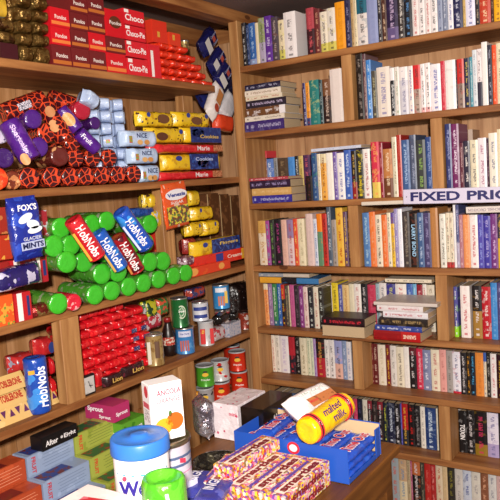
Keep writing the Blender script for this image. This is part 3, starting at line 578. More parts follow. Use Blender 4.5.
def roll(name, label, cat, grp, P0, P1, R, c1, c2=None, c3=None, pa=(60, 2, -1), mat=None, texts=(), prints=(), cap=None, turn=0):
    P0, P1 = Vector(P0), Vector(P1); x = (P1 - P0); L = x.length; x.normalize(); mid = (P0 + P1) / 2
    zz = (CAM_P - mid); zz = (zz - x * zz.dot(x)).normalized(); up = zz.cross(x)
    mx = frame(mid, x, up) @ RXm(turn); r = thing(name, label, cat, mx, grp)
    b = col3(link('wrapper', roll_me(L, R, int(L * 1000) % 3), mat or M_FILM, r), c1, c2, c3, pa)
    decorate(b, texts, prints, R * 1.01, 'x', R * 1.02)
    if cap:
        for s, nm in ((1, 'end_cap'),):
            key = ('cap', round(R, 3)); me = cached(key, lambda: lathe([(R * .9, -.001), (R * 1.0, .0), (R * 1.015, .004), (R * .97, .0065), (R * .6, .0075), (R * .25, .0065)], 20, 'x', 'cap', R * .03, 2))
            col3(link(nm, me, M_FILM, r, T(L / 2 - .004, 0, 0)), cap)
    return r
def can(name, label, cat, grp, P, R, h, c1, c2=None, c3=None, pa=(60, 2, -1), texts=(), prints=(), turn=0, lid='c8c8c8', lidmat=None, mat=None):
    """upright tin, its label side turned to the room"""
    P = Vector(P); zz = CAM_P - P; zz.z = 0; zz.normalize(); x = UP.cross(zz)
    mx = frame(P, x, UP) @ RYm(turn); r = thing(name, label, cat, mx, grp)
    b = col3(link('body', cached(('can', R, h), lambda: lathe([(R * .9, 0), (R, .002), (R, .004), (R * .985, .005), (R * .985, h - .006), (R, h - .005), (R, h - .003), (R * .97, h - .002)], 28, 'y', 'can')), mat or M_TIN, r), c1, c2, c3, pa)
    col3(link('lid', cached(('lid', R), lambda: lathe([(R * 1.0, 0), (R * 1.02, .001), (R * 1.02, .005), (R * .93, .006), (R * .9, .004), (R * .3, .004)], 28, 'y', 'lid')), lidmat or M_METAL, r, T(0, h - .004, 0)), lid)
    decorate(b, texts, prints, R, 'y', R * 1.0); return r
def colz(px, py, xf): return on(0, xf, px, py).z
def coly(px, py, xf): return on(0, xf, px, py).y
def lstack(px0, px1, base, tops, xf, fn):
    """boxes piled on the left shelving: column between two photo columns, fn(mx, w, h, z, k)"""
    pym = (tops[0] + tops[-1]) / 2; pc = (px0 + px1) / 2; z0 = base
    for k, py in enumerate(tops):
        z1 = colz(pc, py, xf); y0, y1 = coly(px0, (py + pym) / 2, xf), coly(px1, (py + pym) / 2, xf)
        fn(xf, (y0 + y1) / 2, y1 - y0 - .001, z1 - z0 - .0008, z0 + .0002, k); z0 = z1
def LF(xf, yc, z, dp, yaw=0, roll_=0): return frame((xf - dp / 2, yc, z), LX, UP) @ RYm(yaw) @ RZ(roll_)
ROWS = ['bottom', 'second', 'third', 'fourth', 'fifth', 'sixth', 'seventh', 'top']
# ================================================================== left, top shelf
z0 = HL[0]
reds = {(0, 1): 1, (0, 2): 1, (2, 1): 1, (3, 0): 1, (3, 2): 1, (0, 0): 0}
cols = [(50.5, 69.5, [45, 27, 8]), (70, 87.5, [48, 30, 13, -5]), (88, 104.5, [51, 33, 15, -3]), (105, 124.5, [53, 37, 10])]
cn = ['nearest the gold packets', 'second in from the gold packets', 'third in from the gold packets', 'next to the tall snack cakes']
for ci, (a, b, tops) in enumerate(cols):
    def mk(xf, yc, w, h, z, k, ci=ci):
        red = (ci, k) in reds and reds[(ci, k)]
        c = 'c81420' if red else '6c1c1e'
        pr = [('band', 'rect', 0, h * .2, w * .96, h * .18, 'b86428' if not red else 'e07838')] if not (ci == 3 and k == 2) else [('picture', 'disc', 0, h * .55, w * .6, h * .45, '5c2c18')]
        carton('biscuit_carton', f'{"bright red" if red else "maroon"} biscuit carton, {ROWS[k]} of its pile, column {cn[ci]}', 'carton', 'red and maroon cartons on the upper shelf', LF(xf, yc, z, .12), w, h, .12, c, prints=pr,
               texts=[('Pondos', 0, h * .52, w * .6, min(.012, h * .26), 'e8d8d0')])
    lstack(a, b, z0, tops, -.012, mk)
for k, (p0, p1) in enumerate([(73, 58), (57, 41), (40.5, 26), (25.5, 10)]):
    za = z0 if k == 0 else colz(136, p0 + .5, -.012); zb = colz(136, p1 + .5, -.012); ya, yb = coly(125.5, 40, -.012), coly(146, 40, -.012)
    za += .0004
    carton('snack_cake_box', f'red and white snack cake box, {ROWS[k] if k < 3 else "top"} of its pile', 'box', 'red cake boxes on the upper shelf', LF(-.012, (ya + yb) / 2, za, .1), yb - ya, zb - za - .001, .1, 'd0202c',
           texts=[('Choco-Pie' if k < 3 else 'Choco', 0, (zb - za) * .45, (yb - ya) * .88, (zb - za) * .4, 'f4ecec')], prints=[('stripe', 'rect', -(yb - ya) * .36, (zb - za) * .84, (yb - ya) * .2, (zb - za) * .2, 'f0e8e4')])
ya, yb = coly(148.5, 60, -.012), coly(160.5, 60, -.012)
carton('snack_cake_box', 'red cake box standing on end beside the pile of snack cakes', 'box', 'red cake boxes on the upper shelf', LF(-.012, (ya + yb) / 2, z0 + .0004, .08), yb - ya, colz(155, 45, -.012) - z0, .08, 'd0202c',
       prints=[('white_panel', 'rect', -.012, .05, .014, .09, 'ece4e0')])
# gold foil
for ci, (a, b, tops, cnm) in enumerate([(18.5, 34.5, [44, 32, 20, 6, -8], 'outer'), (35, 51, [45, 33, 21, 9, -6], 'inner')]):
    lstack(a, b, z0, tops, -.01, lambda xf, yc, w, h, z, k, cnm=cnm: packet('foil_packet', f'crinkled gold foil packet, {ROWS[k]} in the {cnm} pile on the upper shelf', 'packet', 'gold foil packets', LF(xf, yc, z, .09), w * 1.02, h, .09, '8c6c3a', '6c4c22', 'b89858', (40, .55, .2), M_FOIL, crimp=.006))
lstack(0, 17.5, z0, [43], -.01, lambda xf, yc, w, h, z, k: carton('biscuit_carton', 'very dark red carton under gold packets at the near end', 'carton', None, LF(xf, yc, z, .12), w, h, .12, '3c1018'))
zb = colz(9, 43, -.01)
lstack(-2, 17, zb, [30, 17], -.01, lambda xf, yc, w, h, z, k: packet('foil_packet', f'gold foil packet lying on the very dark red carton, {["lower", "upper"][k]} one', 'packet', 'gold foil packets', LF(xf, yc, z, .08), w, h, .08, '8c6c3a', '54341c', 'b89858', (40, .5, .2), M_FOIL, crimp=.006))
zb = colz(5, 17, -.01)
lstack(-8, 11, zb, [-6], -.01, lambda xf, yc, w, h, z, k: packet('biscuit_packet', 'yellow packet on the gold ones in the top corner of the picture', 'packet', None, LF(xf, yc, z, .08), w, h, .08, 'c8a030', '7c7c74', None, (30, .6, -1)))
# orange-red wafer pile: rows narrowing upwards
base = z0
for k, (a, b, py) in enumerate([(161.5, 212, 72), (161.5, 206, 64), (161.5, 202, 56), (161.5, 197, 48), (162, 190, 40.5)]):
    zt = colz(180, py + 4, -.03); n = max(2, round((b - a) / 9.5))
    for i in range(n):
        ya, yb = coly(a + (b - a) * i / n, 60, -.03), coly(a + (b - a) * (i + 1) / n, 60, -.03)
        packet('wafer_packet', f'shiny orange red wafer packet, {ROWS[k] if k < 4 else "top"} row, {ORD[i]} from the standing cake box', 'packet', 'orange red wafer packets', LF(-.03, (ya + yb) / 2, base, .1), yb - ya - .001, zt - base - .001, .1, 'e03418', 'c82414', 'f06830', (60, .58, .12), crimp=.002)
    base = zt
for (a, b, t, c, lab, tt) in [(152, 167, 21, 'd83420', 'orange red box with gold label standing on the wafer packets', ''), (168.5, 180, 33, 'dc3c20', 'small orange red box beside a bronze tin on wafer packets', '')]:
    ya, yb = coly(a, 30, -.06), coly(b, 30, -.06); zz = base + .001 if a > 160 else colz(160, 44, -.06)
    carton('wafer_box', lab, 'box', None, LF(-.06, (ya + yb) / 2, base + .0005, .07), yb - ya, colz((a + b) / 2, t, -.06) - base, .07, c, prints=[('gold_label', 'rect', -.008, .03, .014, .02, 'd8a040')])
P = on(0, -.09, 184, 40); can('bronze_tin', 'small bronze tin standing on the wafer packets by the beam', 'tin', None, (-.09, P.y, base + .0005), .018, .035, '6c5434', 'a88c50', None, (60, .5, -1))
# custard cream packs leaning at the end of the shelf
def leaning(label, px, py, xf, L, W, H, ang, yaw, c1, c2, kind=0):
    L *= 1.15; W *= 1.2; P = on(0, xf, px, py); mx = frame(P, LX, UP) @ RYm(yaw) @ RZ(ang) @ T(0, -W / 2, 0)
    pr = []; tx = []
    if kind == 0: pr = [('white_panel', 'rect', -L * .28, W * .5, L * .3, W * .8, 'e8e0dc'), ('label_spot', 'rect', L * .12, W * .5, L * .18, W * .3, 'c85848')]; tx = [('Custard', L * .14, W * .72, L * .4, W * .14, 'b8b8d8'), ('Creams', L * .14, W * .28, L * .34, W * .13, 'b8b8d8')]
    if kind == 1: pr = [('biscuit_picture', 'rect', L * .1, W * .5, L * .38, W * .55, 'b87840'), ('jam_spot', 'disc', -L * .22, W * .48, W * .5, W * .5, 'a8381c')]
    packet('custard_cream_packet', label, 'packet', 'custard cream packets leaning in the corner', mx, L, W, H, c1, c2, None, (30, .66, -1), texts=tx, prints=pr, crimp=.008)
leaning('navy and white cream biscuit packet, topmost of the leaning corner pile', 207, 42, -.15, .13, .062, .05, 38, 8, '1c1c54', '14143c')
leaning('navy cream biscuit packet, second down in the leaning corner pile', 216, 62, -.13, .125, .06, .045, 42, 5, '1c1c54', '14143c')
leaning('navy and white cream biscuit packet, third down in the leaning pile', 222, 76, -.10, .12, .058, .045, 40, 4, '1c1c54', '14143c')
leaning('dark packet near the corner upright, under the navy leaning ones', 228, 87, -.13, .11, .058, .045, 44, 0, '201c34', '2c2c4c', 2)
leaning('navy packet end showing behind the white leaning packet', 203, 96, -.12, .09, .055, .04, -52, 0, '1c2460', '14143c', 2)
leaning('white packet with biscuit pictures leaning across the corner', 214, 101, -.05, .145, .058, .04, 52, 8, 'e4dcd8', 'dcd0cc', 1)
leaning('grey white packet fanned out beside the leaning white one', 227, 107, -.09, .12, .07, .04, 47, 0, 'ccc8cc', 'dcd8d8', 2)
leaning('orange red packet lying under the leaning pile, against the corner upright', 222, 123, -.07, .12, .055, .05, -6, 0, 'd84424', 'c83420', 2)
# ================================================================== left, second shelf (round biscuits)
z1 = HL[1]; AX = Vector((-.97, .24, 0)).normalized()
GG = 'round biscuit packs with giraffe pattern'
def endon(label, px, py, xf, R, L, c1, c2=None, c3=None, pa=(60, 2, -1), mat=None, cap=None, ax=AX, zfix=None, name='biscuit_roll', grp=GG, **k):
    P = on(0, xf, px, py)
    if zfix is not None: P.z = zfix
    return roll(name, label, 'biscuit roll', grp, P + Vector(ax).normalized() * L, P, R, c1, c2, c3, pa, mat, cap=cap, **k)
for i, px in enumerate([30, 53, 71, 87, 103, 119]):
    endon(f'round giraffe-pattern biscuit pack, bottom row, {ORD[i]} from the near end', px, 179, -.005, .031 if i < 2 else .0292, .2, 'fff', mat=M_GIR, zfix=z1 + (.032 if i < 2 else .030))
endon('round giraffe-pattern pack beside the pale blue packets with a name', 134.5, 172, .0, .0295, .16, 'fff', mat=M_GIR, zfix=z1 + .0305)
for i, (px, dz) in enumerate([(76, 0), (93, 0), (110, .0)]):
    endon(f'round giraffe-pattern biscuit pack, second row, {ORD[i]} from the purple tubes', px, 158, -.035, .0295, .16, 'fff', mat=M_GIR, zfix=z1 + .088)
G5 = 'loose tubes of biscuits heaped on the second shelf'
endon('orange red round pack at the near end of the bottom row', -2, 180, -.01, .032, .2, 'd83818', 'e85828', None, (50, .5, -1), zfix=z1 + .033, grp=G5)
endon('round pack with biscuit picture on its end, near the purple tubes', 13, 179, -.02, .027, .18, '6c2c1c', 'b87448', 'd8a070', (45, .5, .25), zfix=z1 + .028, grp=G5)
P3 = lambda px, py, xf: on(0, xf, px, py)
def tube(label, a, b, R, c1, c2=None, c3=None, pa=(45, 2, -1), mat=None, **k): return roll('biscuit_tube', label, 'biscuit tube', G5, P3(*a), P3(*b), R, c1, c2, c3, pa, mat, **k)
WB = [('biscuit_picture', 'disc', .02, -.008, .04, .03, 'c88c58'), ('biscuit_picture', 'disc', -.025, .002, .036, .03, 'b87848')]
tube('long giraffe-pattern tube with a bar code lying at the back of the heap', (2, 114, -.12), (42, 99, -.10), .030, 'fff', mat=M_GIR, prints=[('bar_code_label', 'rect', -.01, .0, .045, .022, 'd8d0dc', '4c4c5c', None, (300, .5, -1))])
tube('giraffe-pattern tube with biscuit pictures slanting down the middle of the heap', (44, 102, -.09), (66, 142, -.03), .030, 'fff', mat=M_GIR, prints=WB)
tube('giraffe-pattern tube at the top of the heap near the blue packets', (50, 98, -.12), (84, 108, -.10), .028, 'fff', mat=M_GIR)
tube('large purple tube slanting down at the near end of the heap', (8, 122, -.03), (31, 160, .01), .032, '4c1c7c', '5c2c8c', None, (20, .6, -1), texts=[('Shortcake', 0, .004, .085, .014, 'c8a8d8')], prints=[('biscuit_picture', 'disc', .055, -.012, .034, .026, 'c8884c')])
endon('purple tube end showing beside the large slanting purple tube', 33, 119, -.06, .028, .13, '441c70', '5c2c8c', None, (20, .6, -1), cap='4a1f78', grp=G5, name='biscuit_tube')
endon('purple tube end low in the heap with a small white mark', 39, 147, -.02, .028, .13, '441c70', '5c2c8c', None, (20, .6, -1), cap='4a1f78', grp=G5, name='biscuit_tube')
tube('purple tube with round biscuit picture, next to a pink red tube end', (60, 109, -.05), (78, 130, -.02), .023, '4c1c7c', '5c2c8c', None, (20, .6, -1), prints=[('biscuit_picture', 'disc', .0, .0, .044, .036, 'd8a060', 'b87c40', None, (200, .6, -1))])
tube('purple tube with white lettering, lowest of the three purple ones', (78, 132, -.02), (97, 150, -.0), .023, '4c1c7c', '5c2c8c', None, (20, .6, -1), texts=[('Fruit', -.01, .003, .04, .015, 'e0d8e8')])
endon('small purple tube end against the pale blue packets', 95, 123, -.04, .020, .1, '3c1458', None, None, (20, 2, -1), cap='401860', grp=G5, name='biscuit_tube')
endon('pink red tube end above the purple one with a biscuit picture', 82, 110, -.05, .030, .12, 'a81c34', 'c82c48', None, (40, .55, -1), cap='a41c32', grp=G5, name='biscuit_tube')
endon('maroon round pack with biscuit picture and pale lettering, middle of heap', 60, 156, -.0, .031, .12, '5c201c', 'c08858', None, (30, .62, -1), grp=G5, name='biscuit_tube')
endon('red and black tube end between the purple and giraffe ones', 47, 133, -.05, .030, .12, 'fff', mat=M_GIR, grp=G5, name='biscuit_tube')
endon('giraffe-pattern tube end just above the second row, by pale lettering', 73, 142, -.03, .028, .12, 'fff', mat=M_GIR, grp=G5, name='biscuit_tube')
endon('white and purple tube end at the very near edge', 1, 134, -.05, .027, .13, 'c8bcd0', '4c2c6c', None, (40, .52, -1), grp=G5, name='biscuit_tube')
endon('purple tube end low at the near edge, above orange red pack', 5, 158, -.02, .028, .13, '3c1c60', 'b87c40', None, (30, .62, -1), grp=G5, name='biscuit_tube')
# pale blue packets seen end on
GB = 'pale blue biscuit packets piled end on'
for ci, (a, b, n) in enumerate([(84, 97.5, 6), (98, 111, 7), (112, 125.5, 7)]):
    ya, yb = coly(a, 130, -.075), coly(b, 130, -.075)
    for k in range(n):
        h = .041; m = frame((-.06 - .004 * ci, (ya + yb) / 2, z1 + k * .0415), LX, UP) @ RYm(-40 + random.uniform(-3, 3)) @ T(0, 0, -.05)
        packet('biscuit_packet', f'pale blue packet end, {ROWS[k]} in its pile, {ORD[ci]} pile from the purple tubes', 'packet', GB, m, .0435, h, .10, 'a8b8d8', 'b8c8e4', None, (30, .55, -1), crimp=.003,
               prints=[('small_logo', 'rect', .0, h * .45, .014, .012, 'c8583c', '7c9c3c', None, (150, .5, -1))] if k == 3 and ci in (1, 2) else ())
m = frame(on(0, -.04, 88, 100), LX, UP) @ RZ(-24) @ T(0, -.02, 0)
packet('biscuit_packet', 'pale blue packet tilted on top of the end-on piles', 'packet', GB, m, .06, .045, .06, 'a8b8d8', 'b8c8e4', None, (30, .55, -1), crimp=.004)
for k, (p0, p1) in enumerate([(179.5, 164.5), (163.5, 147.5), (146.5, 130)]):
    za, zb_ = (z1 if k == 0 else colz(147, p0, -.02)), colz(147, p1, -.02); ya, yb = coly([138, 131, 125][k], 160, -.02), coly(159, 160, -.02); w_, h_ = yb - ya, zb_ - za
    packet('biscuit_packet', f'pale blue side-on packet lettered in navy, {["bottom", "middle", "top"][k]} of three', 'packet', 'pale blue packets side on', LF(-.01, (ya + yb) / 2, za, .06), w_, h_ - .001, .06, 'b0c4e0', 'c0d0ec', None, (25, .55, -1), crimp=.005,
           texts=[('NICE', -w_ * .04 + .004 * (2 - k), h_ * .64, .05, h_ * .28, '141c58')], prints=[('biscuit_picture', 'disc', -w_ * .1, h_ * .24, .028, h_ * .3, 'd8a868'), ('biscuit_picture', 'disc', w_ * .1, h_ * .24, .028, h_ * .3, 'c88c4c'), ('small_logo', 'rect', -w_ * .36, h_ * .4, .016, h_ * .4, 'c8583c', '7c9c3c', None, (150, .5, -1))])
# choc chip and fruit packets
GC = 'flow wrapped packets stacked beside the upright'
def side(label, a, b, p0, p1, xf, dp, c1, c2=None, c3=None, pa=(60, 2, -1), texts=(), prints=(), name='biscuit_packet', grp=GC, base=None, mat=None, crimp=.008, roll_=0):
    pc = (a + b) / 2; za = base if base is not None else colz(pc, p0, xf); zb_ = colz(pc, p1, xf); ya, yb = coly(a, (p0 + p1) / 2, xf), coly(b, (p0 + p1) / 2, xf); w_, h_ = yb - ya, zb_ - za
    return packet(name, label, 'packet', grp, LF(xf, (ya + yb) / 2, za + .0003, dp, 0, roll_), w_, h_ - .0006, dp, c1, c2, c3, pa, mat, texts=[(t, x * w_, y * h_, ww * w_, hh * h_, c) for (t, x, y, ww, hh, c) in texts], prints=[(n, k, x * w_, y * h_, ww * w_, hh * h_, *r) for (n, k, x, y, ww, hh, *r) in prints], crimp=crimp)
BP = ('choc_biscuit_picture', 'disc'); OV = lambda x: ('logo_oval', 'disc', x, .72, .1, .3, '2c3c8c')
side('red flow wrapped packet with chocolate end, bottom of the stack', 160, 224, 180, 170.5, -.02, .06, 'c81c24', 'd83034', None, (50, .55, -1), [('Marie', .12, .5, .2, .5, 'e8d8d8')], [('biscuit_picture', 'rect', .38, .5, .16, .7, '9c5838', 'c88860', None, (120, .5, -1))], base=z1)
side('yellow and blue chocolate biscuit packet, second up in the stack', 166, 225, 170, 153.5, -.03, .06, 'e0b820', 'c89818', None, (40, .6, -1), [('Cookies', .12, .66, .3, .22, 'b8c4e8')], [('blue_panel', 'rect', .12, .5, .5, .92, '1c2c6c', '34549c', None, (60, .55, -1)), (*BP, .1, .4, .2, .5, '5c3420'), OV(-.3)])
side('red flow wrapped packet with chocolate end, middle of the stack', 152, 224, 153, 143.5, -.02, .06, 'c81c24', 'd83034', None, (50, .55, -1), [('Marie', .18, .5, .18, .5, 'e8d8d8')], [('biscuit_picture', 'rect', .4, .5, .14, .7, '9c5838', 'c88860', None, (120, .5, -1))])
side('yellow packet with chocolate splashes on the middle red packet', 150, 188, 143, 127, -.03, .06, 'e0b820', 'c89818', '4c2c18', (40, .62, .22), prints=[OV(.3), (*BP, -.2, .4, .3, .5, '5c3420')])
side('blue panelled chocolate cookie packet under the orange red one', 186, 223, 143, 127, -.025, .065, 'e0b820', None, None, (40, 2, -1), [('Cookies', .1, .4, .5, .22, 'd8b458')], [('blue_panel', 'rect', .02, .5, .82, .95, '1c2c6c', '2c4484', None, (60, .55, -1)), (*BP, -.2, .62, .34, .5, '4c2818')])
side('yellow chocolate biscuit packet with blue ovals, topmost of the stack', 141, 177, 126.5, 111, -.03, .06, 'e0b820', 'c89818', '4c2c18', (40, .6, .24), prints=[OV(-.3), (*BP, .1, .5, .34, .6, '6c4428')])
side('yellow chocolate biscuit packet with blue ovals, beside the topmost one', 177, 213, 127, 111.5, -.035, .06, 'e0b820', 'c89818', '4c2c18', (40, .6, .22), prints=[OV(-.2), OV(.3), (*BP, .02, .4, .3, .5, '6c4428')])
# ================================================================== left, third shelf (green tubes)
z2 = HL[2]; GT = 'green capped tubes of biscuits'
bottoms = [(57, 290), (95, 293.5), (112, 292), (129, 289), (144, 285.5), (159, 281.5), (174, 278.5), (186, 275)]
for i, (px, py) in enumerate(bottoms):
    endon(f'green-capped biscuit tube, bottom row, {ORD[i]} from the foil packet', px, py, .03, .0302, .19 if i < 6 else .076, '48942c', '98a884', '2c5c28', (40, .60, .14), cap='3cae28', zfix=z2 + .0315, grp=GT)
for i, (px, py, xf) in enumerate([(102, 274, .02), (118, 272, .02), (150, 262, .01), (163, 261, .01), (67, 262, .02)]):
    endon(f'green-capped biscuit tube, second layer, {["under the red packet", "beside the blue packet", "next to the upright but one", "against the upright", "near the blue mint bag"][i]}', px, py, xf, .032, .17 if px < 140 else .06, '48942c', '98a884', '2c5c28', (40, .60, .14), cap='3cae28', grp=GT)
for i, (px, py, xf, R, L) in enumerate([(54, 246, .0, .032, .15), (71, 245, .01, .030, .15), (61, 228, -.02, .031, .15), (107, 221, -.03, .031, .2), (136, 226, -.04, .03, .16), (150, 224, -.04, .032, .16), (88, 245, -.02, .03, .15), (146, 243, -.02, .032, .16), (92, 224, -.05, .03, .15), (135, 262, -.02, .031, .15), (84, 262, -.01, .031, .15), (132, 245, -.03, .031, .15), (120, 252, -.03, .03, .15), (104, 253, -.03, .03, .15)]):
    endon('green-capped tube ' + ['low beside the mint bag', 'between the bag and the red packet', 'topmost beside the mint bag', 'topmost, behind the blue packet', 'in the upper heap above the second blue packet', 'topmost near the upright', 'behind the red slanting packet', 'behind the second blue packet', 'deep in the top of the heap', 'between the heap and the lower red packet', 'under the slanting red packet end', 'wedged behind the lower red packet', 'glimpsed between the two blue packets', 'glimpsed below the first blue packet'][i],
          px, py, xf, R, L, '48942c', '98a884', '2c5c28', (40, .60, .14), cap='3cae28', grp=GT)
GH = 'slanting oat biscuit packets on the green tubes'
def hob(label, a, b, R, c1, c2, dark, capc=None):
    roll('oat_biscuit_packet', label, 'biscuit packet', GH, P3(*a), P3(*b), R, c1, c2, None, (25, .58, -1), cap=capc, texts=[('HobNobs', .005, .004, .105, .027, 'f4f0f0')], prints=[('flavour_strip', 'rect', .012, -R * .75, .1, .007, dark)])
hob('red oat biscuit packet with white lettering slanting over green tubes', (72, 219, .05), (97, 256, .065), .028, 'c01c28', 'd02c34', 'e8a030', 'c81c28')
hob('blue oat biscuit packet slanting, left one of the two blue ones', (97, 232, .035), (121, 268, .055), .027, '1c54b0', '3484d8', 'c8a040')
hob('bright blue oat biscuit packet with white lettering, nearer the upright', (120, 211, .06), (146, 246, .075), .029, '1c50b8', '3c90e0', 'd0d8f0', '1c3c90')
hob('dark red oat biscuit packet below the bright blue one', (117, 236, .012), (137, 270, .022), .027, 'a01c24', '5c1420', 'c87838', 'a81c24')
endon('small red patterned packet end beneath the green tubes', 74, 298, .045, .026, .1, 'c82034', 'e8a0a0', None, (90, .6, -1), zfix=z2 + .027, grp=None, name='biscuit_roll')
# near-end cluster
side('small gold and red foil packet at the shelf edge', 33, 58, 318, 303, .01, .05, '9c3430', 'b8965c', None, (22, .5, -1), name='foil_packet', grp=None, base=z2, mat=M_FOIL, crimp=.004)
def lbox(name, label, a, b, p0, p1, xf, dp, c1, c2=None, c3=None, pa=(60, 2, -1), texts=(), prints=(), grp=None, base=None, cat='box', mat=None, yaw=0):
    pc = (a + b) / 2; za = base if base is not None else colz(pc, p0, xf); zb_ = colz(pc, p1, xf); ya, yb = coly(a, (p0 + p1) / 2, xf), coly(b, (p0 + p1) / 2, xf); w_, h_ = yb - ya, zb_ - za
    return carton(name, label, cat, grp, LF(xf, (ya + yb) / 2, za + .0003, dp, yaw), w_, h_ - .0006, dp, c1, c2, c3, pa, mat, texts=[(t, x * w_, y * h_, ww * w_, hh * h_, c) for (t, x, y, ww, hh, c) in texts], prints=[(n, k, x * w_, y * h_, ww * w_, hh * h_, *r) for (n, k, x, y, ww, hh, *r) in prints])
STR = [('white_stripe', 'rect', -.2, .5, .3, .96, 'ece4e0'), ('logo_panel', 'rect', .3, .5, .16, .7, '24306c')]
lbox('biscuit_box', 'orange box with food picture at the near edge, bottom of its pile', -3, 14, 325, 295, .0, .1, 'dc5820', 'e89838', '7c8c30', (40, .55, .25), base=z2)
lbox('biscuit_box', 'red box with white stripe beside the orange picture box', 15, 32, 323, 292, .0, .1, 'b81c24', prints=STR, base=z2)
packet('foil_bag', 'purple and silver foil bag lying on the red and orange boxes', 'bag', None, frame(P3(15, 288, .03), Vector((0, 1, .06)), UP), .17, .06, .07, '241c58', 'b8b4cc', '3c2c7c', (34, .60, .22), M_FILM)
lbox('biscuit_box', 'red box with white stripe standing behind the purple foil bag', 11, 32, 284, 259, -.04, .08, 'b81c24', texts=(), prints=STR)
lbox('biscuit_box', 'red box with blue logo panel against the green tubes', 32.5, 48, 283, 257, -.05, .08, 'a81c28', prints=[('white_stripe', 'rect', -.1, .5, .25, .96, 'ece4e0'), ('logo_panel', 'rect', .28, .55, .2, .6, '24306c')])
lbox('biscuit_box', 'dark red biscuit box behind the blue mint bag, upper one', -3, 12, 234, 207, -.05, .09, 'a02c20', 'c07440', None, (30, .6, -1))
lbox('biscuit_box', 'orange red biscuit box behind the blue mint bag, lower one', -3, 12, 260, 235, -.05, .09, 'b8341c', 'e0a040', None, (30, .6, -1))
lbox('biscuit_box', 'plain red box at the near edge above the purple foil bag', -3, 10, 284, 262, -.04, .09, '9c2420', 'b84838', None, (30, .6, -1))
lbox('biscuit_box', 'slim red and white box standing between mint bag and green tubes', 41, 49, 257, 210, -.06, .09, 'b8b0b8', '9c2430', None, (60, .45, -1))
# blue mint bag hanging from the shelf above
P = P3(29, 259, .05); Hb = colz(29, 196, .05) - colz(29, 259, .05); wb = coly(45, 228, .05) - coly(15, 228, .05)
r = thing('mint_bag', 'blue bag of mints with white lettering hanging from the shelf edge', 'bag', frame(P, LX, UP) @ RZ(3), None)
b = col3(link('bag', pillow_me(Hb, wb, .04, 1, .01), M_FILM, r, RZ(90) @ T(Hb / 2, -wb / 2, 0)), '1c2c8c', '2c48b0', None, (25, .56, -1))
zf = .022
put_text(b, "FOX'S", RZ(-90).inverted().inverted() @ T(0, 0, 0) if False else (RZ(90) @ T(Hb / 2, -wb / 2, 0)).inverted() @ T(.0, Hb * .83, zf), wb * .62, Hb * .1, 'f0f0f4', bold=.03)
inv = (RZ(90) @ T(Hb / 2, -wb / 2, 0)).inverted()
put_text(b, 'GLACIER', inv @ T(.004, Hb * .335, zf), wb * .6, Hb * .055, 'c8ccdc'); 
patch(b, 'name_panel', 'rect', inv @ T(.004, Hb * .225, zf - .001), wb * .78, Hb * .13, 'b0b8d8'); put_text(b, 'MINTS', inv @ T(.004, Hb * .225, zf), wb * .7, Hb * .09, '10184c', bold=.04)
for (x, y, w_, h_, a) in ((-.01, .66, .5, .13, 20), (.012, .55, .42, .14, -12), (.016, .46, .5, .11, 6)): patch(b, 'ice_picture', 'disc', inv @ T(x, Hb * y, zf) @ RZ(a), wb * w_, Hb * h_, 'e4e8f0')
# hanging packet with white logo on the post
P = P3(178, 227, .012); Hb = colz(178, 182, .012) - P.z; wb = coly(191, 205, .012) - coly(166, 205, .012)
r = thing('sweet_bag', 'orange and white sweet bag pinned to the upright', 'bag', frame(P, LX, UP) @ RZ(4), None); mb = RZ(90) @ T(Hb / 2, -wb / 2, 0); inv = mb.inverted()
b = col3(link('bag', pillow_me(Hb, wb, .016, 2, .006), M_FILM, r, mb), 'd85420', 'e0b8a0', '8c3c24', (32, .62, .12)); zf = .01
patch(b, 'logo_oval', 'disc', inv @ T(0, Hb * .73, zf), wb * .86, Hb * .24, 'e8e4e8'); put_text(b, 'Venezia', inv @ T(0, Hb * .73, zf + .001), wb * .72, Hb * .085, '2c3c8c', bold=.04); put_text(b, 'SUGAR', inv @ T(0, Hb * .56, zf), wb * .5, Hb * .06, 'f0e0d8')
patch(b, 'picture', 'rect', inv @ T(0, Hb * .28, zf), wb * .86, Hb * .4, '6c4434', 'd8c040', '4c8c3c', (60, .52, .3))
# packets left and right of that upright
lbox('cracker_box', 'red box with white lettering behind the last green tubes', 155, 163.5, 262, 226, -.105, .09, 'c83020', 'd85838', None, (30, .6, -1), texts=[('Cho', 0, .62, .7, .14, 'f0e0d8')])
side('yellow cookie packet above the green tubes beside the upright', 149, 165, 208, 193, -.08, .07, 'd8b424', '4c3020', None, (40, .56, -1), grp=None)
side('yellow cookie packet standing above the red lettered box', 152, 166, 228, 210, -.06, .06, 'd8b424', 'c0c8dc', None, (40, .56, -1), grp=None)
side('dark blue packet lying across the top of the green tubes', 129, 158, 218, 207, -.07, .07, '1c3c84', '2c54a0', None, (40, .56, -1), grp=None)
GD = 'packets in the end bay beside the corner'
lbox('biscuit_tray', 'orange box with fruit slice picture, bottom of end bay', 187, 231, 278, 264, -.01, .08, 'd84020', 'e05828', None, (30, .6, -1), prints=[('orange_slice', 'disc', -.36, .5, .2, .8, 'e8a050'), ('orange_slice', 'disc', .28, .5, .14, .7, 'e8a050')], base=z2, grp=GD)
lbox('biscuit_tray', 'red box with a white name, second up in the end bay', 195, 247, 267, 252, -.025, .08, 'd83020', 'c82820', None, (30, .6, -1), texts=[('Creams', .25, .5, .3, .3, 'f0e0d0')], prints=[('logo_panel', 'rect', -.05, .55, .14, .7, '2c3c8c'), ('yellow_panel', 'rect', .44, .5, .1, .9, 'e0a830')], grp=GD, base=colz(218, 265.5, -.01))
zz = colz(220, 253, -.03)
side('yellow and blue chocolate finger packet in the end bay', 195, 242, 254, 238, -.03, .06, 'e0b820', 'c89818', None, (40, .6, -1), [('Fingers', .2, .62, .4, .26, 'e0c060')], [('blue_panel', 'rect', .14, .5, .62, .92, '1c2864', '34549c', None, (60, .55, -1)), OV(-.3)], grp=GD)
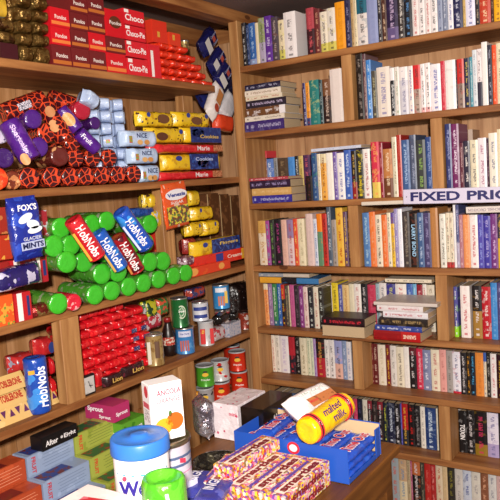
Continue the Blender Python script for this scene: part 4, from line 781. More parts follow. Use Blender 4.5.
side('yellow wrapped packet with blue ovals, left of two in the end bay', 190, 206, 236, 222, -.045, .06, 'e0b820', 'c89818', '4c2c18', (40, .6, .15), prints=[OV(.1)], grp=GD)
side('yellow wrapped packet with blue ovals, right of two in the end bay', 205, 222, 235, 220, -.045, .06, 'e0b820', 'c89818', '8c6c3c', (40, .6, .15), prints=[OV(.1)], grp=GD)
side('yellow wrapped packet on top of the pile in the end bay', 194, 216, 220, 206, -.06, .06, 'e0b820', 'c89818', '4c2c18', (40, .6, .15), prints=[OV(-.2)], grp=GD)
side('small yellow packet tucked against the orange sweet bag', 190, 202, 206, 190, -.08, .06, 'd8b424', 'c89818', '4c2c18', (40, .6, .15), grp=GD)
side('plum coloured packet low beside the upright in the end bay', 184, 197, 266, 256, -.02, .06, '6c4450', 'b8a0a8', None, (60, .55, -1), grp=GD)
side('dark red packet wedged behind the chocolate fingers', 188, 199, 254, 238, -.07, .06, '8c2420', 'a84838', None, (60, .55, -1), grp=GD)
for k, (a, b) in enumerate([(209, 220.5), (221.5, 231), (232, 241)]):
    lbox('brown_box', f'brown box with pale edge in the end bay, {ORD[k]} from the yellow packets', a, b, 262, 193 + k, -.15, .08, '5c3820', '7c5030', None, (35, .56, -1), prints=[('pale_edge', 'rect', -.46, .5, .08, .98, 'd0b080')], grp='brown boxes in the end bay', base=z2)
# ================================================================== left, fourth shelf
z3_ = HL[3]
def tri(label, a, b, p0, p1, base, txt=None, xf=-.03):
    pc = (a + b) / 2; ya, yb = coly(a, p0, xf), coly(b, p0, xf); zb_ = colz(pc, p1, xf); w_, h_ = yb - ya, zb_ - base
    r = thing('chocolate_prism_box', label, 'box', LF(xf, (ya + yb) / 2, base, .05), 'cream chocolate boxes at the near end')
    vs = [(-w_ / 2, 0, .025), (w_ / 2, 0, .025), (w_ / 2, h_, -.004), (-w_ / 2, h_, -.004), (-w_ / 2, 0, -.025), (w_ / 2, 0, -.025)]
    me = mesh_of('prism', vs, [(0, 1, 2, 3), (5, 4, 3, 2), (1, 0, 4, 5), (0, 3, 4), (1, 5, 2)]); b_ = col3(link('box', me, M_CARD, r), 'd8b06c', 'e0bc7c', None, (30, .6, -1))
    sl = math.degrees(math.atan2(.029, h_)); m = T(0, h_ / 2, .0105) @ RXm(-sl)
    if txt: put_text(b_, txt, m @ T(w_ * .08, 0, .0015), w_ * .6, h_ * .5, 'b02c1c', bold=.04)
    else:
        n = 5
        for i in range(n):
            t = mesh_of('motif', [(-.009, -.011, 0), (.009, -.011, 0), (.002, .011, 0)], [(0, 1, 2)]); link('triangle_print', t, M_INK, b_, m @ T((i + .5) / n * w_ - w_ / 2, 0, .0012) @ RZ(180 * (i % 2)))
            col3(b_.children[-1], '5c2454')
    return zb_
zz = tri('cream chocolate box printed with dark triangles, at the shelf edge', -4, 33, 417, 404, z3_)
zz = tri('cream chocolate box printed with triangles, near the blue tube', 32, 60, 404, 392, z3_, xf=-.05)
zz = tri('cream chocolate box with red letters, middle of the near pile', -8, 30, 404, 391, colz(15, 405, -.05), 'TOBLERONE', -.05)
zz = tri('cream chocolate box with red letters, top of the near pile', -10, 29, 391, 377, colz(13, 391, -.05), 'TOBLERONE', -.05)
# base blocks so the pile rests: more boxes beneath
tri('cream chocolate box under the lettered ones, mostly hidden', -10, 31, 417, 405, z3_ + .0002, None, -.09)
# standing blue tube
P = P3(40, 411, -.035); P.z = z3_; Ht = colz(40, 355, -.035) - z3_
r = roll('oat_biscuit_tube', 'blue oat biscuit tube standing upright on the shelf by the post', 'biscuit tube', None, P + Vector((0, 0, .001)), P + Vector((0, -.002, Ht)), .034, '1c48a8', '3c88d8', None, (20, .58, -1), texts=[('HobNobs', .0, -.012, Ht * .72, .03, 'e8ecf8')], prints=[('gold_flash', 'rect', .045, .012, .012, .018, 'd8a020')])
GR = 'red wrapped packs behind the post'
side('red pack with blue label leaning at the top behind the blue tube', 40, 56, 357, 338, -.12, .07, 'b82428', 'c83c34', None, (40, .55, -1), prints=[('blue_label', 'disc', .2, .45, .4, .6, '2c3c7c')], grp=GR)
side('red pack with silver stripe sticking out behind the blue tube', 14, 38, 372, 354, -.10, .07, 'b02c2c', '8c8c9c', None, (40, .62, -1), grp=GR)
side('dark red pack low behind the triangular boxes', 20, 42, 384, 372, -.11, .07, '9c2424', '6c1c1c', None, (40, .6, -1), grp=GR)
side('plain red pack squeezed between blue tube and post, upper', 50, 58, 376, 358, -.10, .07, 'c81c24', 'e0a040', None, (60, .7, -1), grp=GR)
side('red and gold pack squeezed between blue tube and post, lower', 49, 60, 404, 378, -.07, .07, 'c82024', 'd8b050', None, (60, .6, -1), grp=GR)
side('dark red pack behind the upper squeezed red pack', 38, 50, 372, 357, -.16, .07, '8c1c20', None, None, (60, 2, -1), grp=GR)
# wall of red packs
base = z3_; GW = 'wall of shiny red wrapped bars'
rowy = [(381, 82), (370, 82), (359, 82), (348, 82), (337, 82), (326, 82), (316, 82), (307, 84)]
NC = 7
for k in range(8):
    zt = z3_ + .0305 * (k + 1)
    if k == 7: NCk = 5
    else: NCk = NC
    for i in range(NCk):
        y0_ = -.925 + .0545 * i + (.012 if k % 2 else 0); blue = (k >= 6 and i == 0) or (k in (2, 3, 4) and i >= NC - 2)
        packet('wrapped_bar', f'red wrapped bar{" with blue label" if blue else ""}, {ROWS[k]} layer, {ORD[i]} from the post', 'wrapped bar', GW, LF(-.055 - .005 * k + random.uniform(-.006, .006), y0_ + .027, z3_ + .0305 * k + .0003, .09, random.uniform(-7, 7)), .0535, .0298, .09, 'cc1420', 'dc2c2c', 'e86858', (70, .55, .10),
               prints=[('blue_label', 'rect', 0, .015, .03, .014, '24306c', 'c8c8d8', None, (260, .6, -1))] if blue else (), crimp=.003)
side('flat red packet lying at the foot of the red wall', 95, 106, 385, 370, -.03, .05, 'c01c24', 'd83c34', None, (60, .6, -1), grp=None, base=z3_)
# small framed clock
P = P3(88, 393, -.02); P.z = z3_; wf = coly(94.5, 385, -.02) - coly(82, 385, -.02); hf = colz(88, 374, -.02) - z3_
r = thing('small_clock', 'small dark-framed white clock standing by the post', 'clock', LF(-.01, P.y, z3_ + .0005, .012, 0), None)
b = col3(link('frame', box_me(wf, hf, .012, .002), M_PLAS, r), '1c1a1c'); patch(b, 'face', 'rect', T(0, hf / 2, .0062), wf * .8, hf * .8, 'c0bcb8', 'b0aca8', None, (60, .6, -1)); patch(b, 'hand', 'rect', T(0, hf * .52, .0068) @ RZ(25), .0025, hf * .4, '3c3838'); patch(b, 'hand', 'rect', T(.005, hf * .45, .0068) @ RZ(80), .0025, hf * .25, '3c3838')
for k, (a, b_, p0, p1) in enumerate([(105, 125, 385, 374), (124, 147, 377, 364)]):
    side(f'dark chocolate bar with gold lettering lying at the shelf edge, {["nearer the clock", "nearer the gold can"][k]}', a, b_, p0, p1, -.005 if k == 0 else -.02, .03, '2c1418', '5c1c28', None, (60, .6, -1), [('Lion', .1, .5, .5, .4, 'd8b058')], grp='chocolate bars at the shelf edge', base=z3_)
# tins
def shelfcan(name, label, px, base_z, R, h, x, c1, **k):
    yy = solve(lambda y: proj((x, y, base_z))[0] - px, -1.4, .05); return can(name, label, k.pop('cat', 'tin'), k.pop('grp', None), (x, yy, base_z + .0004), R, h, c1, **k)
shelfcan('drink_can', 'gold drink can standing at the shelf edge', 156, z3_, .032, .112, -.045, 'a88c58', c2='8c6c3c', c3='c8b080', pa=(40, .56, .2), cat='can', prints=[('dark_panel', 'rect', .008, .06, .02, .06, '5c3c24'), ('pale_panel', 'rect', -.02, .05, .012, .08, 'd0c8b8')])
shelfcan('hot_dog_tin', 'blue tin with sausages pictured beneath the green beer can', 186, z3_, .035, .098, -.045, '3c80c0', c2='5c98cc', pa=(30, .6, -1), prints=[('label_band', 'rect', 0, .078, .05, .022, 'c8c8dc'), *[('sausage_picture', 'rect', -.016 + .009 * i, .034, .006, .04, 'b0503c') for i in range(4)]], texts=[('Hot Dogs', 0, .078, .036, .01, '2c3c8c')])
zt = z3_ + .098
shelfcan('beer_can', 'green beer can standing on the blue sausage tin', 181, zt + .003, .032, .11, -.055, '1c6430', c2='165428', pa=(30, .6, -1), cat='can', prints=[('label_oval', 'disc', .006, .06, .034, .05, 'c8d0b8'), ('label_oval', 'disc', .006, .06, .028, .042, '1c6c34')], texts=[('Carlsberg', .006, .062, .03, .011, 'f0f0e8')])
shelfcan('crisp_tube', 'short red and white crisp tube at the shelf edge beside the sausage tin', 207, z3_, .031, .095, -.04, 'c8c4c4', c2='b0aCac', pa=(30, .6, -1), cat='crisp tube', prints=[('red_panel', 'rect', -.012, .04, .022, .06, 'c81c20'), ('yellow_spot', 'disc', -.012, .058, .018, .014, 'e0b030'), ('red_panel', 'rect', .022, .04, .014, .06, 'c81c20')], lidmat=M_PLAS, lid='b0b0b4')
shelfcan('striped_tin', 'blue and white striped tin stacked on the red and white crisp tube', 201, z3_ + .099, .032, .075, -.055, 'd8d8e0', prints=[('blue_stripe', 'rect', 0, .02, .06, .014, '2c3c84'), ('blue_stripe', 'rect', 0, .05, .06, .014, '2c3c84')])
shelfcan('tuna_tin', 'plain tin behind the crisp tube supporting a blue one', 224, z3_, .033, .105, -.08, 'b8a8a0', c2='b03840', pa=(40, .55, -1))
shelfcan('sausage_tin', 'light blue tin with sausages pictured, highest beside the dark bag', 222, z3_ + .11, .035, .1, -.085, '3c90d0', c2='54a4dc', pa=(30, .6, -1), prints=[('label_band', 'rect', 0, .08, .05, .018, 'e0e0e8'), *[('sausage_picture', 'rect', -.01 + .01 * i, .035, .007, .04, 'c86c38') for i in range(3)], ('yellow_spot', 'rect', .02, .05, .012, .05, 'd8b040')])
# cola bottle
yy = solve(lambda y: proj((-.08, y, z3_))[0] - 170, -1.4, .05)
r = thing('cola_bottle', 'small dark cola bottle with red label between the gold and blue tins', 'bottle', frame((-.08, yy, z3_ + .0004), UP.cross((CAM_P - Vector((-.08, yy, z3_))).normalized()), UP), None)
col3(link('body', lathe([(.02, 0), (.026, .003), (.027, .03), (.025, .05), (.027, .075), (.02, .1), (.012, .12), (.0115, .13)], 24, 'y', 'bottle'), M_PLAS, r), '1c0e0c'); col3(link('cap', lathe([(.0135, .128), (.0135, .142), (.012, .144)], 20, 'y', 'cap'), M_PLAS, r), '8c1c1c'); patch(r, 'label', 'rect', T(0, .058, .0268), .05, .03, 'a83424', 'c8b8a8', None, (120, .55, -1), wrap='y', R=.027)
# small goods near the corner
lbox('white_box', 'white carton with blue print at the shelf edge near the corner', 229, 241, 336, 322, -.02, .05, 'b8b4bc', '8c98b0', None, (120, .55, -1), base=z3_)
side('crumpled white and red wrapper at the shelf edge', 213, 228, 346, 327, -.02, .06, 'c0b0b0', 'b03440', '98a0a0', (60, .56, .2), grp=None, base=z3_)
packet('liquorice_bag', 'glossy black wrapped bag lying on the white and red wrapper', 'bag', None, frame(P3(221, 322, -.03), LX, UP) @ RZ(12), .085, .035, .05, '14100f', '2c2420', None, (40, .62, -1), M_FILM)
packet('liquorice_bag', 'glossy black wrapped bag lying on the white carton', 'bag', None, frame(P3(233, 319, -.035), LX, UP) @ RZ(8), .055, .03, .045, '14100f', '2c2420', None, (40, .62, -1), M_FILM)
packet('dark_sweet_bag', 'large shiny dark brown bag filling the corner of the shelf', 'bag', None, frame(P3(238, 318, -.12), LX, UP), .14, .16, .1, '1c1210', '3c2824', 'b8a8a8', (38, .58, .1), M_FILM)
shelfcan('pickle_jar', 'jar of red brown preserve beside the corner upright', 245, z3_, .028, .075, -.05, '8c3424', c2='c8b8b0', c3='5c2018', pa=(50, .56, .2), cat='jar', lid='3c2420', lidmat=M_PLAS)
for k, (a, b, p0, p1, c1, c2, lab) in enumerate([(131, 150, 322, 306, 'c8c0c4', '4c8c4c', 'white and green bag on top of the red wall'), (146, 160, 318, 300, '2c4c2c', 'c8c02c', 'green and yellow bag above the red wall beside the beer can'), (158, 171, 316, 298, '4c7c3c', 'd85838', 'green and red bag squeezed behind the beer can'), (143, 165, 330, 315, 'b83040', 'd8c0c0', 'pink red printed bag behind the gold can'), (190, 208, 298, 287, 'a83c2c', '3c3c6c', 'red and navy bag above the striped tin')]):
    side(lab, a, b, p0, p1, -.14 if k < 4 else -.12, .05, c1, c2, '2c2c30', (45, .5, .15), grp='small bags behind the tins')
# ================================================================== left, low shelf with crisp tubes
GP5 = 'small crisp tubes near the corner'
def crisp(label, px, lvl, x, c1, R=.0365, h=.082, dz=0, c2=None):
    shelfcan('crisp_tube', label, px, Z5 + lvl * .0855 + dz, R, h, x, c1, c2=c2 or c1, pa=(30, .62, -1), cat='crisp tube', grp=GP5, lid='a8a8ac', lidmat=M_PLAS, prints=[('yellow_spot', 'disc', 0, h * .62, .026, .015, 'e0b030'), ('dark_spot', 'disc', 0, h * .76, .02, .007, '241c18')], texts=[('Pringles', .0, h * .36, .036, .01, 'f0e8e0')])
crisp('orange red crisp tube, bottom row nearest the white bag', 222, 0, -.04, 'd03018')
crisp('red and white crisp tube stacked on the bottom orange red one', 221, 1, -.045, 'c8c4c4', c2='c81c20')
crisp('orange red crisp tube, bottom row second from the low post', 240, 0, -.055, 'd03018')
crisp('orange red crisp tube, upper row nearest the corner upright', 238, 1, -.06, 'd03018')
crisp('silver and black crisp tube, bottom row beside the low post', 206, 0, -.055, 'a8a4a4', c2='2c2828')
crisp('green crisp tube, upper row beside the low post', 206, 1, -.06, '4c9c28', c2='2c6c1c')
crisp('red crisp tube deep in the corner, bottom row', 252, 0, -.14, 'b82418')
crisp('orange red crisp tube deep in the corner, upper row', 250, 1, -.14, 'c02c18')
r = roll('mustard_tube', 'narrow yellow tube standing beside the low post', 'tube', None, Vector((-.012, yp1 + .016, Z5 + .001)), Vector((-.012, yp1 + .016, Z5 + .1)), .011, 'd89020', 'c87818', None, (40, .6, -1))
# ================================================================== left, bottom shelf: stepped fruit biscuit cartons
GF = 'stepped rows of fruit biscuit cartons'
HB = .0585; XS = [.0, .065, .13]
cols3 = [('green', 'a0a848', '8c9838', 84.5, 'c84028', '2c5c34'), ('pale blue', '8c9cb8', '98a8c4', 45, 'b83038', '2c3c80'), ('orange', 'a84424', 'b8502c', 10, '5c1418', '6c1c18')]
ycen = [coly(90, 455, .065), None, None]; WBX = .168
ycen = [-.945, -.945 - WBX - .006, -.945 - 2 * (WBX + .006)]
for ci, (nm, c1, c2, _, tcol, pic) in enumerate(cols3):
    for st, nl in enumerate([4, 3, 2]):
        for k in range(nl):
            xf = XS[st] + .03; z_ = Z6 + .0003 + k * (HB + .0008); top = k == nl - 1
            if not top and not (st == 2 or ci == 0): 
                pass
            stp = ["back", "middle", "front"][st]; lv = 'top' if top else ['bottom', 'second', 'third'][k]
            m = LF(xf, ycen[ci] + .006 * (2 - st), z_, .063)
            r = carton('fruit_biscuit_carton', f'{nm} fruit biscuit carton, {lv} one of the {stp} step', 'carton', GF, m, WBX, HB, .063, c1, c2, None, (20, .6, -1))
            b = r.children[0]
            if st == 2 or top:
                put_text(b, 'FRUIT', T(-WBX * .38, HB * .5, .0318) @ RZ(-90), HB * .8, .014, tcol if nm != 'orange' else 'd87850', bold=.03)
                for q in range(5): patch(b, 'text_line', 'rect', T(WBX * .1, HB * (.2 + .15 * q), .0318), WBX * (.62 if q % 2 else .54), .0016, {'green': '6c7830', 'pale blue': '6c7c98', 'orange': 'd88c6c'}[nm])
            if top:
                patch(b, 'fruit_picture', 'rect', T(-.02, HB + .0002, 0) @ RXm(-90), WBX * .6, .05, pic, '6c2818' if nm != 'green' else '8c3020', None, (45, .55, -1))
lbox('mint_chocolate_box', 'black box with white script lying on the blue and green cartons', 42, 79, 461, 430, .045, .05, '100e10', texts=[('After', -.24, .45, .34, .4, 'e8e4e4'), ('Eight', .27, .45, .34, .4, 'e8e4e4')], prints=[('clock_spot', 'disc', .04, .48, .07, .2, 'c8c4c4')], base=Z6 + 4 * (HB + .0008) + .001, cat='box')
# sprouting snack boxes
def snack(label, a, b, p0, p1, xf, dp, c1, c2, c3, pa, base=None):
    r = lbox('sweet_box', label, a, b, p0, p1, xf, dp, c1, c2, c3, pa, grp='sweet boxes behind the tub', base=base)
    bx = r.children[0]; ys = [v.co for v in bx.data.vertices]; w_ = 2 * max(v.x for v in ys); h_ = max(v.y for v in ys)
    put_text(bx, 'Sprout', T(-w_ / 2, h_ * .66, -dp * .12) @ RYm(-90), dp * .55, h_ * .4, 'f0e8ec', bold=.04); put_text(bx, 'Sprout', T(-w_ / 2, h_ * .25, dp * .2) @ RYm(-90), dp * .4, h_ * .26, 'f0e8ec', bold=.03)
    put_text(bx, 'Sprout', T(0, h_ * .4, dp / 2), w_ * .7, h_ * .3, 'f0e8ec', bold=.03)
snack('pink box with white lettering, on the green sweet box', 113, 130, 420, 403, .06, .125, 'b03064', 'd8a0b8', None, (40, .7, -1))
snack('green box with white lettering, below the pink sweet box', 122, 146, 434, 419, .07, .12, '5c9c2c', '3c7c1c', None, (40, .6, -1))
snack('pink patterned box under the green sweet box', 120, 146, 470, 434.5, .06, .11, 'b03c64', '8cb0a0', 'd8c8d0', (60, .52, .25), base=Z6)
# ================================================================== table and what stands on it
ZT = .85; TX0, TX1, TY0, TY1 = .44, .932, -1.80, -.735
tb = thing('table', 'varnished wooden table crowded with sweets and tubs before the shelves', 'table', T((TX0 + TX1) / 2, (TY0 + TY1) / 2, 0))
def tpart(name, *a, mat=None, rot=None):
    me, mx = wbox(*a); return link(name, me, mat or WT, tb, T(-(TX0 + TX1) / 2, -(TY0 + TY1) / 2, 0) @ mx)
tpart('table_top', TX0, TX1, TY0, TY1, ZT - .022, ZT - .0005, .003)
tpart('apron', TX1 - .03, TX1 - .012, TY0 + .05, TY1 - .04, ZT - .10, ZT - .022)
tpart('apron', TX0 + .05, TX1 - .05, TY1 - .035, TY1 - .018, ZT - .10, ZT - .022)
for (x, y) in ((TX1 - .06, TY1 - .06), (TX0 + .02, TY1 - .06), (TX1 - .06, TY0 + .03), (TX0 + .02, TY0 + .03)): tpart('leg', x, x + .042, y, y + .042, 0, ZT - .022)
def tthing(name, label, cat, x, y, z=ZT, yaw=0, grp=None): return thing(name, label, cat, T(x, y, z) @ RZ(yaw), grp)
FY = lambda x, y, z: frame((x, y, z), RX, UP)       # front faces -y
FX = lambda x, y, z: frame((x, y, z), LX, UP)       # front faces +x
FT = lambda x, y, z: frame((x, y, z), LX, -RX)      # top face, lines run along +y
def facecam(P, turn=0):
    zz = CAM_P - Vector(P); zz.z = 0; zz.normalize(); return frame(P, UP.cross(zz), UP) @ RYm(turn)
# display box
bx0, bx1, by0, by1, bh = .600, .912, -1.002, -.812, .082
r = thing('display_box', 'open blue display box filled with chocolate bars on the table', 'box', T(bx0, by0, ZT))
M_BLUE = plain('blue_printed_board', '2050b0', .45); M_TAN = plain('raw_cardboard', 'd0b088', .8)
def bw(name, mat, *a):
    me, mx = wbox(*a, .0004); return link(name, me, mat, r, T(-bx0, -by0, -ZT) @ mx)
bw('base', M_TAN, bx0, bx1, by0, by1, ZT + .0003, ZT + .002)
nw = bw('front_wall', M_BLUE, bx0, bx1, by0, by0 + .0025, ZT + .0003, ZT + bh)
bw('side_wall', M_BLUE, bx0, bx0 + .0025, by0 + .0025, by1 - .005, ZT + .0003, ZT + bh)
bw('back_wall', M_BLUE, bx0, bx1, by1 - .0025, by1, ZT + .0003, ZT + bh)
bw('back_lining', M_TAN, bx0 + .003, bx1 - .001, by1 - .005, by1 - .0025, ZT + .0023, ZT + bh - .002)
bw('edge_flap', M_BLUE, bx1 - .0025, bx1, by1 - .030, by1 - .005, ZT + .0003, ZT + bh * .9)
bw('low_lip', M_BLUE, bx1 - .0025, bx1, by0 + .0025, by1 - .030, ZT + .0003, ZT + .012)
mw = nw.matrix_local.inverted() @ T(0, 0, 0)
patch(nw, 'logo_spot', 'disc', T(.015, -.00125, .024) @ RXm(90), .034, .03, 'c82434', lift=.0003); patch(nw, 'logo_ring', 'disc', T(.015, -.00125, .024) @ RXm(90), .022, .018, 'e4d8dc', lift=.0008)
patch(nw, 'logo_panel', 'rect', T(-.055, -.00125, .026) @ RXm(90) @ RZ(-6), .05, .02, 'd8a0a8', 'c83444', None, (90, .5, -1), lift=.0003)
tx = ZT + .002
LAST = [None]; _pk = packet
def packet(*a, **k):
    LAST[0] = _pk(*a, **k); return LAST[0]
def timeout(r):
    b = r.children[0]; put_text(b, 'Time Out', T(.004, .0245, .0185 / 2 + .0022), .124, .026, 'cc1830', bold=.03)
    put_text(b, 'Time Out', T(.004, .0245, .0185 / 2 + .0019), .129, .031, 'e8e0ec', bold=.07)
lvl = [(.6045, 3), (.6555, 3), (.7065, 3), (.7575, 3), (.8085, 3), (.8595, 3)]
for i, (x, n) in enumerate(lvl):
    for k in range(n):
        L_ = .166; h = .0185; z_ = tx + .0003 + k * .0192; tl = 0 if k < n - 1 else random.uniform(-3, 3)
        m = frame((x + .0245, -.909, z_ + h / 2), LX, -RX) @ T(0, -.0245, 0) @ RZ(tl * .3)
        packet('chocolate_bar_packet', f'blue chocolate bar packet, {["bottom", "middle", "top"][k]} layer, {ORD[i]} from the far end of display box', 'chocolate bar', 'blue bar packets in the display box', m, L_, .049, h, '1f4cb8', '2c60cc', None, (30, .6, -1), crimp=.006,
               texts=[] if k < n - 1 else [('Time Out', .004, .0245, .132, .033, 'e8e0ec')])
        if k == n - 1: timeout(bpy.context.scene.collection.objects[-1] if 0 else LAST[0])
        if k == n - 1 and i % 2 == 1: pass
zt = tx + 3 * .0192
for i, (x, yy, a) in enumerate([(.64, -.905, 4), (.735, -.905, -5)]):
    m = frame((x + .0245, yy, zt + .0115), LX, -RX) @ T(0, -.0245, 0) @ RZ(a)
    packet('chocolate_bar_packet', ['blue bar packet lying loose on top beneath the white packet', 'blue bar packet lying loose on top beneath the yellow roll'][i], 'chocolate bar', 'blue bar packets in the display box', m, .155, .049, .0185, '1f4cb8', '2c60cc', None, (30, .6, -1), crimp=.006,
           texts=[('Time Out', .004, .0245, .128, .033, 'e8e0ec')]); timeout(LAST[0])
# biscuit roll and packet on the bars
P0, P1 = at_depth(306, 432, 1.535), at_depth(345, 404, 1.655)
r = roll('biscuit_roll', 'yellow biscuit roll with purple lettering lying across the display box', 'biscuit roll', None, P0, P1, .032, 'f0bc10', 'e8a808', None, (25, .66, -1), texts=[('malted', .000, .011, .068, .019, '4c1c64'), ('milk', .008, -.011, .046, .018, '4c1c64')])
L_ = (P1 - P0).length
for s in (-1, 1):
    for (o_, c_) in ((.0, '2c1420'), (.0045, 'c82430'), (-.0045, 'c82430')):
        me = lathe([(.0324, -.0022), (.0334, -.001), (.0334, .001), (.0324, .0022)], 28, 'x', 'band'); col3(link('printed_band', me, M_FILM, r.children[0], T(s * (L_ / 2 - .022) + o_, 0, 0)), c_)
P0, P1 = at_depth(291, 413, 1.62), at_depth(330, 393, 1.74); xx = P1 - P0; mid = (P0 + P1) / 2
zz = CAM_P - mid; zz = (zz - xx.normalized() * zz.dot(xx.normalized())).normalized()
mx = frame(mid, xx, zz.cross(xx.normalized())) @ RXm(-28)
packet('biscuit_packet', 'white packet with brown panel leaning behind the yellow roll', 'packet', None, mx @ T(0, -.032, 0), xx.length * 1.02, .066, .05, 'ece4e4', 'e0d4d4', 'c8a0a4', (35, .6, .1), crimp=.006, prints=[('brown_panel', 'rect', .012, .018, xx.length * .62, .026, 'b87040', '8c5430', None, (80, .6, -1)), ('grey_lettering', 'rect', .0, .047, xx.length * .6, .007, 'a8b4a8', 'ece4e4', None, (200, .5, -1))], texts=[('Malted', -.02, .02, .03, .008, 'c82838')])
# black and white packs behind
carton('mint_chocolate_box', 'large glossy black box standing behind the blue display box', 'box', None, FY(.582, -.812, ZT + .0002), .073, .101, .155, '120e0c', '1c1614', None, (25, .6, -1), mat=M_TIN, prints=[('gold_spot', 'disc', .004, .05, .014, .014, 'c8b89c')])
b = bpy.data.objects['mint_chocolate_box.001'].children[0] if 'mint_chocolate_box.001' in bpy.data.objects else None
if b:
    put_text(b, 'After', T(.0366, .06, .01) @ RYm(90), .045, .022, 'd0c8c4', name='title'); put_text(b, 'Eight', T(.0366, .045, -.045) @ RYm(90), .04, .02, 'd0c8c4', name='title'); patch(b, 'gold_spot', 'disc', T(.0366, .068, -.02) @ RYm(90), .013, .016, 'd8ccb0')
r = carton('wrapped_carton', 'white carton wrapped in shiny film beside the large black box', 'carton', None, FY(.492, -.815, ZT + .0002), .084, .10, .145, 'd8ccd0', 'e4d8dc', 'c0506c', (30, .55, .16), mat=M_FILM, texts=[('mini', .026, .075, .024, .01, 'c03454')])
packet('cellophane_wrap', 'crinkled silver cellophane packet bulging beside the white carton', 'packet', None, frame((.42, -.895, ZT + .001), UP, Vector((-.8, .6, 0))) @ T(.06, -.05, 0), .118, .085, .05, 'a8a4ac', '7c7480', 'c8a8a0', (45, .5, .15), mat=M_FOIL)
# dark wicker rim
Pb = on(2, ZT + .02, 218, 466)
r = tthing('bowl', 'dark shallow woven bowl behind the piled sweet tubes', 'bowl', Pb.x, Pb.y, ZT)
col3(link('body', lathe([(.036, .0005), (.05, .006), (.06, .022), (.064, .034), (.059, .034), (.053, .02), (.03, .008)], 28, 'y', 'bowl'), M_FOIL, r, RXm(90)), '34302a', '5c5848', None, (60, .55, -1))
# hexagonal sweet tubes: layered block
def hexme(L, R):
    def f():
        bm = bmesh.new(); vs = []
        for x in (-L / 2, L / 2): vs.append([bm.verts.new((x, R * math.sin(math.radians(60 * i)), R * math.cos(math.radians(60 * i) + math.pi / 6 * 0 + math.pi / 6))) if False else bm.verts.new((x, R * math.sin(math.radians(60 * i + 30)), R * math.cos(math.radians(60 * i + 30)))) for i in range(6)])
        for i in range(6): bm.faces.new((vs[0][i], vs[0][(i + 1) % 6], vs[1][(i + 1) % 6], vs[1][i]))
        bm.faces.new(vs[0]); bm.faces.new(vs[1]); bmesh.ops.recalc_face_normals(bm, faces=bm.faces); bmesh.ops.bevel(bm, geom=list(bm.edges), offset=.001, segments=1, affect='EDGES'); return bm_mesh(bm, 'hex_tube')
    return cached(('hex', L, R), f)
SW = dict(c1='e8b83c', c2='e07cb0', c3='f0ece8')
def sweetmat():
    k = NT('sweets_printed_card'); tc = k.n('TexCoord'); v = k.n('TexVoronoi'); k.l(tc.outputs['Object'], v.inputs['Vector']); v.inputs['Scale'].default_value = 165
    sp = k.n('SeparateColor'); k.l(v.outputs['Color'], sp.inputs[0]); rp = k.n('ValToRGB'); rp.color_ramp.interpolation = 'CONSTANT'; e = rp.color_ramp.elements
    cs = ['d8941c', 'e8c838', 'd0c4c0', 'c8507c', 'd88cA8', 'b8342c', 'e0b080', '7c4c9c', '8c6c3c', 'e8dcc8']
    e[0].position = 0; e[0].color = (*lin(cs[0]), 1); e[1].position = .1; e[1].color = (*lin(cs[1]), 1)
    for i in range(2, 10): x = e.new(i / 10); x.color = (*lin(cs[i]), 1)
    k.l(sp.outputs[0], rp.inputs[0]); k.l(rp.outputs[0], k.b.inputs['Base Color']); k.b.inputs['Roughness'].default_value = .35; return k.m
M_SWEET = sweetmat()
def sweet(label, mx, L, h=.028, w_=.05, side=False, txt='smarties', col='7c1c24'):
    r = thing('sweet_carton', label, 'sweet carton', mx, 'speckled sweet cartons piled on the table')
    b = link('box', box_me(L, w_, h, .0012), M_SWEET, r)
    patch(b, 'purple_band', 'rect', T(-L * .02, w_ * .82, h / 2), L * .8, w_ * .16, '5c44a0', '7c3c8c', None, (50, .6, -1)); patch(b, 'pale_band', 'rect', T(0, w_ * .42, h / 2), L * .86, w_ * .46, 'f0e0d0', 'e8b890', None, (60, .6, -1))
    put_text(b, txt, T(.0, w_ * .42, h / 2 + .0008), L * .78, w_ * .42, col, bold=.05)
    if side: 
        put_text(b, txt, T(0, 0, 0) @ RXm(90) @ T(0, 0, .0004), L * .7, h * .6, col, bold=.04)
    return r
def TM(x, y, z, yaw=0): return frame((x, y, z), LX, -RX) @ RZ(yaw)
# lower layer then upper, rows counted from the corner of the blue box
for k in range(2):
    for i in range(4):
        x = .872 - .0525 * i; L_ = .205
        nm = ['outermost row by the table edge', 'second row in from the table edge', 'third row in from the table edge', 'fourth row in from the table edge'][i]
        sweet(f'speckled sweet carton, {["lower", "upper"][k]} layer, {nm}', TM(x, -1.118 - .003 * i, ZT + .0145 + k * .0292, (0, 0, -1.5, 1)[i] if k else 0), L_, side=(i == 0))
sweet('brownish sweet carton lying on top, close against the blue display box', TM(.735, -1.107, ZT + .0145 + 2 * .0292 + .001, -3), .19)
# loose ones towards the bowl
sweet('speckled sweet carton slid off toward the woven bowl, nearest the bowl', TM(.66, -1.12, ZT + .0145, 6), .17)
sweet('speckled sweet carton tilted across the slid one beside the bowl', frame((.70, -1.15, ZT + .046), LX, -RX) @ RZ(14), .16)
def navy(label, px, py, z, yaw, txt):
    P = on(2, z, px, py)
    return packet('sweet_bag', label, 'bag', 'navy sweet bags with white lettering', frame(P, LX, -RX) @ RZ(yaw) @ T(0, -.03, 0), .13, .06, .022, '34388c', '5458a8', None, (30, .6, -1), texts=[(txt, .012, .036, .05, .024, 'e8e4f0')])
navy('navy bag with large white letters against the striped tin', 196, 484, ZT + .05, 20, 'NG!')
navy('navy bag with small white letters beneath the speckled cartons', 213, 493, ZT + .055, 15, 'ING!')
navy('plain end of a navy bag low between tub and speckled cartons', 196, 500, ZT + .03, 10, 'NG!')
